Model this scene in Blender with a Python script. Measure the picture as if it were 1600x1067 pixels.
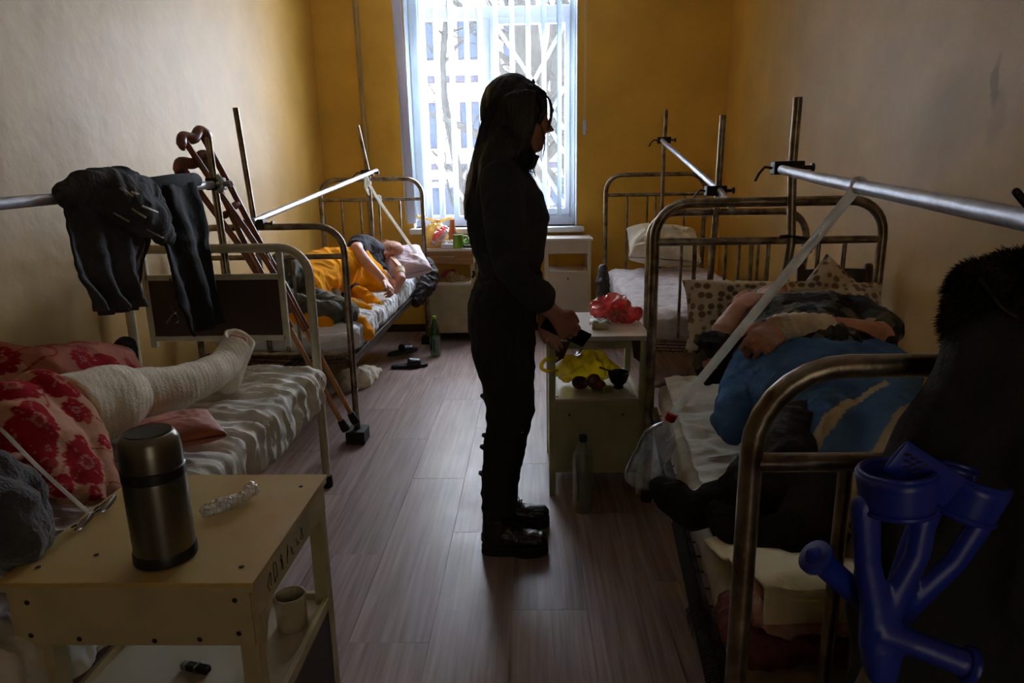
import bpy, bmesh, math, random
import numpy as np
from mathutils import Vector, Matrix, noise
from mathutils.bvhtree import BVHTree
C = bpy.context.scene
for o in list(bpy.data.objects): bpy.data.objects.remove(o)
COL = C.collection
random.seed(7)
PI = math.pi
V = Vector

# ------------------------------------------------------------------ camera
FPX = 1067.0; PITCH = math.radians(13.6); ROLL = math.radians(-1.0); YAW = math.radians(1.75); CH = 1.36
_f = V((-math.sin(YAW)*math.cos(PITCH), math.cos(YAW)*math.cos(PITCH), -math.sin(PITCH)))
_r0 = V((math.cos(YAW), math.sin(YAW), 0)); _u0 = _r0.cross(_f)
_r = _r0*math.cos(ROLL)+_u0*math.sin(ROLL); _u = -_r0*math.sin(ROLL)+_u0*math.cos(ROLL)
CAMP = V((0, 0, CH))
cd = bpy.data.cameras.new('camera'); cam = bpy.data.objects.new('camera', cd); COL.objects.link(cam)
cd.sensor_width = 36; cd.lens = FPX/1600*36; cd.clip_start = .02; cd.clip_end = 200
cam.matrix_world = Matrix(((_r.x, _u.x, -_f.x, 0), (_r.y, _u.y, -_f.y, 0), (_r.z, _u.z, -_f.z, CH), (0, 0, 0, 1)))
C.camera = cam
def at(px, py, Y):
    v = _f+_r*((px-800)/FPX)-_u*((py-533.5)/FPX)
    return CAMP+v*(Y/v.y)

# ------------------------------------------------------------------ world, light, exposure
C.view_settings.view_transform = 'Standard'; C.view_settings.look = 'None'
C.view_settings.gamma = 1; C.view_settings.use_curve_mapping = False
C.view_settings.exposure = 1.92
C.cycles.max_bounces = 14; C.cycles.diffuse_bounces = 10; C.cycles.glossy_bounces = 4; C.cycles.transparent_max_bounces = 24; C.cycles.transmission_bounces = 8
w = bpy.data.worlds.new('overcast_sky'); C.world = w; w.use_nodes = True
bg = w.node_tree.nodes['Background']; bg.inputs[0].default_value = (0.92, 0.955, 1.0, 1); bg.inputs[1].default_value = 11
pl = bpy.data.lights.new('window_portal', 'AREA'); pl.shape = 'RECTANGLE'; pl.size = 1.5; pl.size_y = 2.1
pl.cycles.is_portal = True
po = bpy.data.objects.new('window_portal', pl); COL.objects.link(po); po.location = (-.315, 6.34, 1.95); po.rotation_euler = (-PI/2, 0, 0)
# weak warm fill lamp added behind the camera to lift the dark foreground
dl = bpy.data.lights.new('added_fill_light', 'AREA'); dl.shape = 'RECTANGLE'; dl.size = .9; dl.size_y = 1.9; dl.energy = 1.2; dl.color = (1, .86, .66)
do = bpy.data.objects.new('added_fill_light', dl); COL.objects.link(do); do.location = (.75, -1.46, 1.15); do.rotation_euler = (PI/2, 0, 0)

# ------------------------------------------------------------------ helpers
def lin(c):
    return tuple(((x/255)/12.92 if x/255 <= .04045 else ((x/255+.055)/1.055)**2.4) for x in c)
MATS = {}
def mat(name, col, rough=.6, metal=0., var=.12, vs=6., bump=0., bs=60., col2=None, sheen=0., attr=False, spec=.5,
        stretch=(1, 1, 1), trans=0., sss=0., coat=0., extra=None):
    m = bpy.data.materials.new(name); m.use_nodes = True; nt = m.node_tree; n = nt.nodes; L = nt.links
    b = n['Principled BSDF']; out = n['Material Output']
    b.inputs['Roughness'].default_value = rough; b.inputs['Metallic'].default_value = metal
    b.inputs['Specular IOR Level'].default_value = spec
    if sheen: b.inputs['Sheen Weight'].default_value = sheen
    if coat: b.inputs['Coat Weight'].default_value = coat
    if sss: b.inputs['Subsurface Weight'].default_value = sss; b.inputs['Subsurface Scale'].default_value = .01
    tc = n.new('ShaderNodeTexCoord'); mp = n.new('ShaderNodeMapping'); mp.inputs['Scale'].default_value = stretch
    L.new(tc.outputs['Object'], mp.inputs[0])
    nz = n.new('ShaderNodeTexNoise'); nz.inputs['Scale'].default_value = vs; nz.inputs['Detail'].default_value = 5
    L.new(mp.outputs[0], nz.inputs['Vector'])
    c1 = lin(col); c2 = lin(col2) if col2 else tuple(x*(1-var*2.2) for x in c1)
    rmp = n.new('ShaderNodeValToRGB'); rmp.color_ramp.elements[0].position = .32; rmp.color_ramp.elements[1].position = .68
    rmp.color_ramp.elements[0].color = (*c2, 1); rmp.color_ramp.elements[1].color = (*c1, 1)
    L.new(nz.outputs['Fac'], rmp.inputs[0])
    src = rmp.outputs[0]
    if attr:
        at_ = n.new('ShaderNodeAttribute'); at_.attribute_name = 'Col'
        mx = n.new('ShaderNodeMix'); mx.data_type = 'RGBA'; mx.blend_type = 'MULTIPLY'; mx.inputs[0].default_value = 1
        L.new(src, mx.inputs[6]); L.new(at_.outputs['Color'], mx.inputs[7]); src = mx.outputs[2]
    if extra: src = extra(nt, tc, src, b)
    L.new(src, b.inputs['Base Color'])
    if bump:
        nb = n.new('ShaderNodeTexNoise'); nb.inputs['Scale'].default_value = bs; nb.inputs['Detail'].default_value = 4
        L.new(mp.outputs[0], nb.inputs['Vector'])
        bm = n.new('ShaderNodeBump'); bm.inputs['Strength'].default_value = bump; bm.inputs['Distance'].default_value = .01
        L.new(nb.outputs['Fac'], bm.inputs['Height']); L.new(bm.outputs[0], b.inputs['Normal'])
    if trans:
        tr = n.new('ShaderNodeBsdfTranslucent'); L.new(src, tr.inputs['Color'])
        ms = n.new('ShaderNodeMixShader'); ms.inputs[0].default_value = trans
        L.new(b.outputs[0], ms.inputs[1]); L.new(tr.outputs[0], ms.inputs[2]); L.new(ms.outputs[0], out.inputs[0])
    MATS[name] = m
    return m
def clear(name, tint, gloss=.12, tr=.85, body=(255, 255, 255), rough=.05):
    """thin clear plastic or glass: straight-through transparency, a gloss and a little haze"""
    m = bpy.data.materials.new(name); m.use_nodes = True; nt = m.node_tree; n = nt.nodes; L = nt.links
    n.remove(n['Principled BSDF']); out = n['Material Output']
    t = n.new('ShaderNodeBsdfTransparent'); t.inputs[0].default_value = (*lin(tint), 1)
    d = n.new('ShaderNodeBsdfDiffuse'); d.inputs[0].default_value = (*lin(body), 1)
    tl = n.new('ShaderNodeBsdfTranslucent'); tl.inputs[0].default_value = (*lin(body), 1)
    ad = n.new('ShaderNodeMixShader'); ad.inputs[0].default_value = .5; L.new(d.outputs[0], ad.inputs[1]); L.new(tl.outputs[0], ad.inputs[2])
    m1 = n.new('ShaderNodeMixShader'); m1.inputs[0].default_value = tr; L.new(ad.outputs[0], m1.inputs[1]); L.new(t.outputs[0], m1.inputs[2])
    g = n.new('ShaderNodeBsdfGlossy'); g.inputs['Roughness'].default_value = rough
    lw = n.new('ShaderNodeLayerWeight'); lw.inputs[0].default_value = .35
    mu = n.new('ShaderNodeMath'); mu.operation = 'MULTIPLY_ADD'; mu.inputs[1].default_value = .7; mu.inputs[2].default_value = gloss*.5
    L.new(lw.outputs['Facing'], mu.inputs[0])
    mu2 = n.new('ShaderNodeMath'); mu2.operation = 'MULTIPLY'; mu2.inputs[1].default_value = min(1, gloss*4); L.new(mu.outputs[0], mu2.inputs[0])
    m2 = n.new('ShaderNodeMixShader'); L.new(mu2.outputs[0], m2.inputs[0]); L.new(m1.outputs[0], m2.inputs[1]); L.new(g.outputs[0], m2.inputs[2])
    L.new(m2.outputs[0], out.inputs[0]); MATS[name] = m
    return m
def spl(pts, n):
    """Catmull-Rom through tuples of any length"""
    P = [np.array(p, float) for p in pts]
    if len(P) == 2: return [tuple(P[0]+(P[1]-P[0])*k/(n-1)) for k in range(n)]
    P = [2*P[0]-P[1]]+P+[2*P[-1]-P[-2]]; m = len(P)-3; out = []
    for k in range(n):
        t = k/(n-1)*m; i = min(int(t), m-1); t -= i; a, b, c, d = P[i:i+4]
        out.append(tuple(.5*((2*b)+(c-a)*t+(2*a-5*b+4*c-d)*t*t+(3*b-a-3*c+d)*t**3)))
    return out
class MB:
    def __init__(s): s.v = []; s.f = []; s.c = None
    def add(s, vs, fs):
        k = len(s.v); s.v += [tuple(v) for v in vs]; s.f += [tuple(i+k for i in f) for f in fs]; return s
    def box(s, x0, x1, y0, y1, z0, z1, M=None):
        vs = [V((x, y, z)) for z in (z0, z1) for y in (y0, y1) for x in (x0, x1)]
        if M: vs = [M @ v for v in vs]
        return s.add(vs, [(0, 2, 3, 1), (4, 5, 7, 6), (0, 1, 5, 4), (2, 6, 7, 3), (0, 4, 6, 2), (1, 3, 7, 5)])
    def bar(s, p0, p1, w, h, side=(1, 0, 0)):
        p0 = V(p0); p1 = V(p1); t = (p1-p0).normalized(); a = V(side); a = (a-t*a.dot(t)).normalized(); b = t.cross(a)
        vs = [p+a*(sx*w/2)+b*(sy*h/2) for p in (p0, p1) for sy in (-1, 1) for sx in (-1, 1)]
        return s.add(vs, [(0, 2, 3, 1), (4, 5, 7, 6), (0, 1, 5, 4), (2, 6, 7, 3), (0, 4, 6, 2), (1, 3, 7, 5)])
    def tube(s, pts, r, n=12, side=None, rb=None, e=2., caps=True, dome=0, closed=False):
        """loft of (super)elliptical rings along pts; r radius along the side vector, rb across it"""
        P = [V(p[:3]) for p in pts]; m = len(P)
        ra = list(r) if hasattr(r, '__len__') else [r]*m
        rb = ra if rb is None else (list(rb) if hasattr(rb, '__len__') else [rb]*m)
        T = []
        for i in range(m):
            a = P[(i-1) % m] if closed else P[max(i-1, 0)]; b = P[(i+1) % m] if closed else P[min(i+1, m-1)]
            t = b-a; T.append(t.normalized() if t.length > 1e-9 else V((0, 0, 1)))
        A = V(side) if side else (V((0, 0, 1)) if abs(T[0].z) < .8 else V((1, 0, 0)))
        rings = []; a = (A-T[0]*A.dot(T[0])).normalized()
        for i in range(m):
            if side: a = (A-T[i]*A.dot(T[i])); a = a.normalized() if a.length > 1e-4 else V((1, 0, 0))
            else: a = (a-T[i]*a.dot(T[i])).normalized()
            rings.append((P[i], a, T[i].cross(a), ra[i], rb[i]))
        if dome and not closed:
            k = dome; pre = []; post = []
            for j in range(1, k+1):
                q = j/k*PI/2*.97
                c0 = rings[0]; pre.insert(0, (c0[0]-T[0]*min(c0[3], c0[4])*math.sin(q), c0[1], c0[2], c0[3]*math.cos(q), c0[4]*math.cos(q)))
                c1 = rings[-1]; post.append((c1[0]+T[-1]*min(c1[3], c1[4])*math.sin(q), c1[1], c1[2], c1[3]*math.cos(q), c1[4]*math.cos(q)))
            rings = pre+rings+post
        vs = []
        for (p, a, b, x, y) in rings:
            for k in range(n):
                q = 2*PI*k/n; c, d = math.cos(q), math.sin(q)
                c = math.copysign(abs(c)**(2/e), c); d = math.copysign(abs(d)**(2/e), d)
                vs.append(p+a*(c*x)+b*(d*y))
        R = len(rings); fs = []
        for i in range(R if closed else R-1):
            for k in range(n):
                i2 = (i+1) % R
                fs.append((i*n+k, i*n+(k+1) % n, i2*n+(k+1) % n, i2*n+k))
        if caps and not closed: fs += [tuple(range(n))[::-1], tuple((R-1)*n+k for k in range(n))]
        return s.add(vs, fs)
    def lathe(s, prof, n=24, o=(0, 0, 0), ax=None):
        """prof: (radius, height)"""
        M = Matrix.Translation(V(o)) @ (V((0, 0, 1)).rotation_difference(V(ax)).to_matrix().to_4x4() if ax else Matrix())
        vs = [M @ V((r*math.cos(2*PI*k/n), r*math.sin(2*PI*k/n), h)) for r, h in prof for k in range(n)]
        fs = [(i*n+k, i*n+(k+1) % n, (i+1)*n+(k+1) % n, (i+1)*n+k) for i in range(len(prof)-1) for k in range(n)]
        if prof[0][0] > 1e-5: fs.append(tuple(range(n))[::-1])
        if prof[-1][0] > 1e-5: fs.append(tuple((len(prof)-1)*n+k for k in range(n)))
        return s.add(vs, fs)
    def ell(s, c, r, n=20, M=None):
        vs = []; fs = []; m = n//2; c = V(c)
        for i in range(m+1):
            q = PI*(i+.001)/(m+.002)
            for k in range(n):
                p = V((r[0]*math.sin(q)*math.cos(2*PI*k/n), r[1]*math.sin(q)*math.sin(2*PI*k/n), r[2]*math.cos(q)))
                vs.append((M @ p if M else p)+c)
        for i in range(m):
            for k in range(n): fs.append((i*n+k, (i+1)*n+k, (i+1)*n+(k+1) % n, i*n+(k+1) % n))
        fs += [tuple(range(n)), tuple(m*n+k for k in range(n))[::-1]]
        return s.add(vs, fs)
    def grid(s, fn, nu, nv):
        vs = [fn(i/(nu-1), j/(nv-1)) for i in range(nu) for j in range(nv)]
        return s.add(vs, [(i*nv+j, (i+1)*nv+j, (i+1)*nv+j+1, i*nv+j+1) for i in range(nu-1) for j in range(nv-1)])
    def prism(s, poly, d):
        """poly: 3D points in order, extruded by vector d"""
        n = len(poly); d = V(d); vs = [V(p) for p in poly]+[V(p)+d for p in poly]
        return s.add(vs, [tuple(range(n))[::-1], tuple(range(n, 2*n))]+[(i, (i+1) % n, n+(i+1) % n, n+i) for i in range(n)])
    def mesh(s, name='m'):
        me = bpy.data.meshes.new(name); me.from_pydata(s.v, [], s.f); me.update(); return me
    def build(s, name, m, parent=None, smooth=True, bevel=0., solid=0., fix=True, sub=0):
        me = s.mesh(name)
        if fix:
            bm = bmesh.new(); bm.from_mesh(me); bmesh.ops.recalc_face_normals(bm, faces=bm.faces); bm.to_mesh(me); bm.free()
        return link(name, me, m, parent, smooth, bevel, solid, sub)
def worldo(p):
    o = V((0, 0, 0))
    while p: o += p.location; p = p.parent
    return o
def link(name, me, m, parent=None, smooth=True, bevel=0., solid=0., sub=0):
    o = bpy.data.objects.new(name, me); COL.objects.link(o); me.name = name
    if m: me.materials.append(MATS[m] if isinstance(m, str) else m)
    if parent:
        me.transform(Matrix.Translation(-worldo(parent))); o.parent = parent
    if smooth:
        me.shade_smooth()
        try: me.set_sharp_from_angle(angle=math.radians(42))
        except Exception: pass
    if bevel:
        b = o.modifiers.new('bevel', 'BEVEL'); b.width = bevel; b.segments = 2; b.limit_method = 'ANGLE'
    if solid:
        b = o.modifiers.new('solid', 'SOLIDIFY'); b.thickness = solid; b.offset = 0
    if sub:
        b = o.modifiers.new('sub', 'SUBSURF'); b.levels = sub; b.render_levels = sub
    return o
def tag(o, label=None, cat=None, group=None, kind=None):
    if label: o['label'] = label
    if cat: o['category'] = cat
    if group: o['group'] = group
    if kind: o['kind'] = kind
    return o
def thing(name, loc, label, cat, group=None):
    o = bpy.data.objects.new(name, None); COL.objects.link(o); o.location = loc; o.empty_display_size = .05
    return tag(o, label, cat, group)
def struct(o): o['kind'] = 'structure'; return o
def fuse(mb, voxel=.006, smooth=4, disp=None):
    """one continuous skin round all the pieces in mb"""
    me = mb.mesh('fuse'); o = bpy.data.objects.new('fuse', me); COL.objects.link(o)
    r = o.modifiers.new('r', 'REMESH'); r.mode = 'VOXEL'; r.voxel_size = voxel
    if smooth:
        q = o.modifiers.new('s', 'SMOOTH'); q.factor = .5; q.iterations = smooth
    dg = bpy.context.evaluated_depsgraph_get(); dg.update()
    nm = bpy.data.meshes.new_from_object(o.evaluated_get(dg))
    bpy.data.objects.remove(o); bpy.data.meshes.remove(me)
    if disp: push(nm, disp)
    return nm
def arr(me):
    a = np.empty(len(me.vertices)*3, np.float32); me.vertices.foreach_get('co', a); return a.reshape(-1, 3).astype(float)
def norms(me):
    a = np.empty(len(me.vertices)*3, np.float32); me.vertices.foreach_get('normal', a); return a.reshape(-1, 3).astype(float)
def push(me, fn):
    """move every vertex along its normal by fn(co)"""
    co = arr(me); no = norms(me)
    d = np.array([fn(c) for c in co])
    co = co+no*d[:, None]; me.vertices.foreach_set('co', co.astype(np.float32).ravel()); me.update()
def ridge(p, sc, seed=0., st=(1, 1, 1)):
    """sharp-crested folds, -1..1"""
    q = V((p[0]*sc*st[0]+seed, p[1]*sc*st[1]+seed*1.7, p[2]*sc*st[2]))
    d = noise.noise(q*.6)*.8; q = q+V((d, d, -d))
    return 1-abs(noise.noise(q))*3.4
def creases(amp, sc=9., seed=0., st=(1, 1, 1)):
    return lambda p: amp*(.65*ridge(p, sc, seed, st)+.35*ridge(p, sc*2.3, seed+5, st)-.3)
def paint(me, fn):
    """a printed or dyed colour per vertex"""
    co = arr(me); a = me.color_attributes.new('Col', 'FLOAT_COLOR', 'POINT')
    out = np.ones((len(co), 4), np.float32)
    for i, c in enumerate(co): out[i, :3] = fn(c)
    a.data.foreach_set('color', out.ravel())
def sdist(p, a, b):
    p, a, b = V(p), V(a), V(b); t = max(0, min(1, (p-a).dot(b-a)/max((b-a).length_squared, 1e-9))); return (p-a-(b-a)*t).length, t

# ------------------------------------------------------------------ materials
def n3_(nt, tc):
    q = nt.nodes.new('ShaderNodeTexNoise'); q.inputs['Scale'].default_value = 9; q.inputs['Detail'].default_value = 4; nt.links.new(tc.outputs['Object'], q.inputs['Vector']); return q.outputs['Color']
def wallmat(name, c_lo, c_hi, corner, xs, stains=()):
    """painted plaster: beige, with reflected ochre put into the colour near the window end"""
    m = bpy.data.materials.new(name); m.use_nodes = True; nt = m.node_tree; n = nt.nodes; L = nt.links; b = n['Principled BSDF']
    tc = n.new('ShaderNodeTexCoord'); sp = n.new('ShaderNodeSeparateXYZ'); L.new(tc.outputs['Object'], sp.inputs[0])
    nz = n.new('ShaderNodeTexNoise'); nz.inputs['Scale'].default_value = 1.1; nz.inputs['Detail'].default_value = 6; L.new(tc.outputs['Object'], nz.inputs['Vector'])
    ad = n.new('ShaderNodeMath'); ad.operation = 'MULTIPLY_ADD'; ad.inputs[1].default_value = 1.6; L.new(nz.outputs['Fac'], ad.inputs[0]); L.new(sp.outputs['Z'], ad.inputs[2])
    r = n.new('ShaderNodeMapRange'); r.inputs['From Min'].default_value = 1.2; r.inputs['From Max'].default_value = 2.9; L.new(ad.outputs[0], r.inputs[0])
    mx = n.new('ShaderNodeMix'); mx.data_type = 'RGBA'; mx.inputs[6].default_value = (*lin(c_lo), 1); mx.inputs[7].default_value = (*lin(c_hi), 1); L.new(r.outputs[0], mx.inputs[0])
    r2 = n.new('ShaderNodeMapRange'); r2.inputs['From Min'].default_value = xs[0]; r2.inputs['From Max'].default_value = xs[1]; r2.interpolation_type = 'SMOOTHSTEP'; L.new(sp.outputs['Y'], r2.inputs[0])
    m2 = n.new('ShaderNodeMix'); m2.data_type = 'RGBA'; L.new(r2.outputs[0], m2.inputs[0]); L.new(mx.outputs[2], m2.inputs[6]); m2.inputs[7].default_value = (*lin(corner), 1)  # tint bounced off the ochre end wall, painted into the side walls
    # blotchy stains
    n2 = n.new('ShaderNodeTexNoise'); n2.inputs['Scale'].default_value = 2.6; n2.inputs['Detail'].default_value = 8; n2.inputs['Roughness'].default_value = .6; L.new(tc.outputs['Object'], n2.inputs['Vector'])
    r3 = n.new('ShaderNodeMapRange'); r3.inputs['From Min'].default_value = .35; r3.inputs['From Max'].default_value = .7; r3.inputs['To Min'].default_value = .84; r3.inputs['To Max'].default_value = 1.04; L.new(n2.outputs['Fac'], r3.inputs[0])
    m3 = n.new('ShaderNodeMix'); m3.data_type = 'RGBA'; m3.blend_type = 'MULTIPLY'; m3.inputs[0].default_value = 1; L.new(m2.outputs[2], m3.inputs[6]); L.new(r3.outputs[0], m3.inputs[7])
    res = m3.outputs[2]
    for (sy, sz, ry, rz, dk) in stains:      # old grease and water marks
        dv = n.new('ShaderNodeVectorMath'); dv.operation = 'MULTIPLY_ADD'; L.new(n3_(nt, tc), dv.inputs[0]); dv.inputs[1].default_value = (0, .16, .16); L.new(tc.outputs['Object'], dv.inputs[2])
        mp = n.new('ShaderNodeMapping'); mp.inputs['Location'].default_value = (0, -(sy+.08)/ry, -(sz+.08)/rz); mp.inputs['Scale'].default_value = (0, 1/ry, 1/rz); L.new(dv.outputs[0], mp.inputs[0])
        ln = n.new('ShaderNodeVectorMath'); ln.operation = 'LENGTH'; L.new(mp.outputs[0], ln.inputs[0])
        rr = n.new('ShaderNodeMapRange'); rr.inputs['From Min'].default_value = .5; rr.inputs['From Max'].default_value = 1.0; rr.inputs['To Min'].default_value = dk; rr.inputs['To Max'].default_value = 1; L.new(ln.outputs['Value'], rr.inputs[0])
        ms = n.new('ShaderNodeMix'); ms.data_type = 'RGBA'; ms.blend_type = 'MULTIPLY'; ms.inputs[0].default_value = 1; L.new(res, ms.inputs[6]); L.new(rr.outputs[0], ms.inputs[7]); res = ms.outputs[2]
    L.new(res, b.inputs['Base Color'])
    b.inputs['Roughness'].default_value = .52; b.inputs['Specular IOR Level'].default_value = .3
    n3 = n.new('ShaderNodeTexNoise'); n3.inputs['Scale'].default_value = 3.5; n3.inputs['Detail'].default_value = 9; L.new(tc.outputs['Object'], n3.inputs['Vector'])
    bp = n.new('ShaderNodeBump'); bp.inputs['Strength'].default_value = .35; bp.inputs['Distance'].default_value = .03; L.new(n3.outputs['Fac'], bp.inputs['Height']); L.new(bp.outputs[0], b.inputs['Normal'])
    MATS[name] = m
wallmat('side_paint', (172, 134, 68), (178, 146, 94), (212, 162, 64), (4.3, 5.9))
p_ = CAMP+(_f+_r*((1556-800)/FPX)-_u*((128-533.5)/FPX))*(1.64/(_f+_r*((1556-800)/FPX)-_u*((128-533.5)/FPX)).x)
p2_ = CAMP+(_f+_r*((1475-800)/FPX)-_u*((190-533.5)/FPX))*(1.64/(_f+_r*((1475-800)/FPX)-_u*((190-533.5)/FPX)).x)
wallmat('side_paint_right', (172, 134, 68), (178, 146, 94), (212, 162, 64), (4.3, 5.9), [(p_.y, p_.z, .035, .10, .55), (p_.y-.03, p_.z-.12, .05, .12, .8), (p2_.y, p2_.z, .30, .24, .86)])
wallmat('end_paint', (224, 176, 66), (230, 182, 74), (224, 176, 66), (0, 9))
mat('ceiling_paint', (236, 232, 222), .7, var=.03)
mat('reveal_paint', (222, 205, 160), .6, var=.03)
mat('pvc', (214, 218, 230), .35, var=.02)
mat('sill_white', (212, 214, 218), .35, var=.04)
mat('pipe_paint', (172, 148, 96), .5, var=.1)
mat('slat', (214, 224, 230), .6, var=.02, trans=.3)
mat('slat_plain', (205, 206, 222), .6, var=.02, trans=.2)
mat('tape', (200, 198, 190), .6, var=.05, trans=.2)
mat('bark', (36, 35, 33), .98, spec=.0, var=.2, vs=8, bump=.6, bs=14)
mat('snow', (215, 215, 220), .9, var=.05)
mat('facade', (214, 212, 206), .9, var=.05, vs=2)
mat('facade_trim', (34, 32, 38), .95, spec=0, var=.05)
mat('kiosk_blue', (16, 34, 76), .6, var=.05)
mat('kiosk_panel', (96, 74, 54), .7, var=.05)
mat('far_glass', (30, 36, 46), .9, spec=0, var=.1)
mat('steel_worn', (168, 156, 136), .30, .85, var=.28, vs=18, bump=.06, bs=80, col2=(96, 82, 66))
mat('steel_bright', (190, 193, 202), .42, .7, var=.12, vs=30, bump=.08, bs=90)
mat('steel_dark', (84, 76, 66), .42, .8, var=.25, vs=26, bump=.12, bs=90, col2=(44, 36, 29))
mat('cream_metal', (196, 188, 160), .45, .0, var=.12, vs=14, bump=.08)
mat('brown_panel', (66, 44, 32), .5, var=.12, vs=4, bump=.05)
mat('clamp_iron', (52, 48, 46), .5, .6, var=.2, vs=30, bump=.2)
mat('rubber', (26, 25, 25), .75, var=.15)
mat('sheet', (214, 210, 198), .85, var=.06, vs=7, bump=.25, bs=40, sheen=.2)
mat('sheet_white', (210, 212, 214), .85, var=.05, vs=7, bump=.25, bs=40, sheen=.2)
mat('sheet_print', (206, 198, 200), .85, var=.1, vs=16, bump=.25, bs=40, col2=(178, 168, 172), sheen=.2)
mat('ticking', (176, 164, 140), .9, var=.12, vs=10, bump=.25, bs=50)
mat('yellow_fleece', (240, 156, 4), .95, var=.12, vs=10, bump=.3, bs=260, spec=.1)
mat('red_fleece', (255, 255, 255), .95, var=.08, vs=20, bump=.35, bs=300, spec=.1, attr=True)
mat('blue_fleece', (255, 255, 255), .95, var=.1, vs=20, bump=.3, bs=260, spec=.1, attr=True)
mat('grey_knit', (84, 82, 86), .95, var=.3, vs=14, bump=.7, bs=120, sheen=.3, col2=(48, 46, 48))
mat('navy_cloth', (38, 45, 56), .9, var=.2, vs=9, bump=.3, bs=60)
mat('black_cloth', (29, 31, 35), .92, var=.2, vs=9, bump=.3, bs=60)
mat('charcoal_cloth', (66, 65, 68), .92, var=.2, vs=9, bump=.4, bs=90)
mat('tshirt', (48, 46, 58), .92, var=.15, vs=9, bump=.3, bs=60)
mat('olive_cloth', (98, 96, 84), .92, var=.2, vs=7, bump=.4, bs=50)
mat('reflect_strip', (170, 166, 150), .5, var=.05)
mat('coat_cloth', (30, 29, 27), .9, var=.2, vs=7, bump=.4, bs=80)
mat('fur', (19, 18, 17), .95, var=.3, vs=40)
mat('black_leather', (20, 20, 21), .32, var=.2, vs=20, bump=.25, bs=60)
mat('boot_sole', (14, 14, 14), .6, var=.1)
mat('skin', (206, 152, 128), .55, var=.1, vs=26, bump=.2, bs=70, sss=.08, attr=True)
mat('skin_f', (176, 126, 108), .5, var=.06, vs=26, sss=.08, attr=True)
mat('black_hair', (26, 24, 25), .42, var=.3, vs=60, bump=.5, bs=60, stretch=(3, 3, .3))
mat('grey_hair', (96, 86, 78), .7, var=.3, vs=60, bump=.5, bs=200)
mat('gauze', (226, 214, 192), .95, var=.06, vs=24, bump=.3, bs=160, spec=.1)
mat('sock', (24, 22, 23), .98, var=.3, vs=30, bump=.8, bs=140)
mat('phone', (12, 12, 14), .25, var=.05)
mat('table_top', (190, 168, 110), .42, var=.1, vs=5, bump=.05, stretch=(1, 1, 1), col2=(184, 148, 84))
mat('table_top_white', (208, 202, 192), .32, var=.06, vs=3)
mat('cream_paint', (190, 178, 138), .5, var=.12, vs=9, bump=.1, bs=30)
mat('green_cream_paint', (178, 178, 132), .5, var=.08, vs=9, bump=.08, bs=30)
mat('pale_laminate', (206, 196, 172), .4, var=.05, vs=4)
mat('drawer_wood', (170, 122, 60), .45, var=.2, vs=9, stretch=(.4, 3, 6), bump=.05)
mat('dark_hole', (30, 22, 14), .8, var=.1)
mat('ink', (46, 34, 22), .8, var=.1)
mat('thermos_steel', (132, 130, 118), .3, .95, var=.12, vs=4, stretch=(6, 6, .2))
mat('black_plastic', (22, 22, 23), .4, var=.1)
mat('wood_crutch', (136, 72, 38), .32, var=.2, vs=10, stretch=(4, 4, .6), bump=.06, coat=.3)
mat('wood_pale', (186, 132, 78), .4, var=.15, vs=10, stretch=(4, 4, .6))
mat('chair_wood', (70, 40, 28), .4, var=.15, vs=10)
mat('blue_plastic', (26, 48, 158), .32, var=.06)
mat('zinc', (170, 168, 160), .35, .9, var=.1)
mat('strap', (236, 233, 224), .9, trans=.6, var=.08, vs=30, bump=.3, bs=120)
mat('red_plastic', (190, 28, 30), .4, var=.05)
mat('rust_cushion', (186, 96, 56), .6, var=.15, vs=8, bump=.3, bs=30, sheen=.2)
mat('terracotta', (196, 104, 52), .6, var=.1)
mat('lime_mug', (120, 160, 30), .35, var=.06)
mat('lime_inside', (196, 216, 30), .4, var=.03)
mat('darkbowl', (40, 46, 54), .3, var=.1)
mat('bread', (150, 96, 56), .8, var=.2, vs=20, bump=.3)
mat('fruit_dark', (72, 42, 30), .5, var=.2, vs=12)
mat('fruit_orange', (160, 92, 44), .5, var=.15, vs=12)
mat('butter', (196, 190, 130), .6, var=.08)
mat('green_salad', (86, 130, 70), .6, var=.25, vs=30)
mat('chain_wire', (40, 38, 36), .5, .6, var=.2)
mat('bag_dark', (52, 46, 44), .6, var=.2, vs=9, bump=.3)
mat('quilt_red', (120, 60, 52), .95, var=.3, vs=20, bump=.5, col2=(70, 36, 32))
mat('quilt_print', (200, 176, 160), .95, var=.3, vs=16, bump=.4, col2=(150, 62, 74))
mat('linen_cream', (206, 196, 158), .9, var=.06, bump=.2)
clear('glass', (246, 250, 255), gloss=.05, tr=.99)
clear('clear_pet', (236, 240, 240), gloss=.2, tr=.9, body=(235, 240, 240))
clear('bottle_water', (214, 222, 222), gloss=.2, tr=.86, body=(235, 240, 240))
clear('green_pet', (60, 150, 70), gloss=.25, tr=.8, body=(40, 130, 60))
clear('clear_film', (238, 236, 230), gloss=.35, tr=.66, body=(235, 232, 226), rough=.15)
clear('yellow_film', (244, 230, 110), gloss=.2, tr=.4, body=(232, 214, 40), rough=.2)
clear('red_film', (250, 130, 130), gloss=.22, tr=.25, body=(245, 104, 110), rough=.2)
clear('cream_film', (240, 215, 140), gloss=.2, tr=.28, body=(240, 208, 130), rough=.2)
clear('spectacle_glass', (225, 228, 228), gloss=.5, tr=.75, body=(225, 225, 225))

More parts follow.
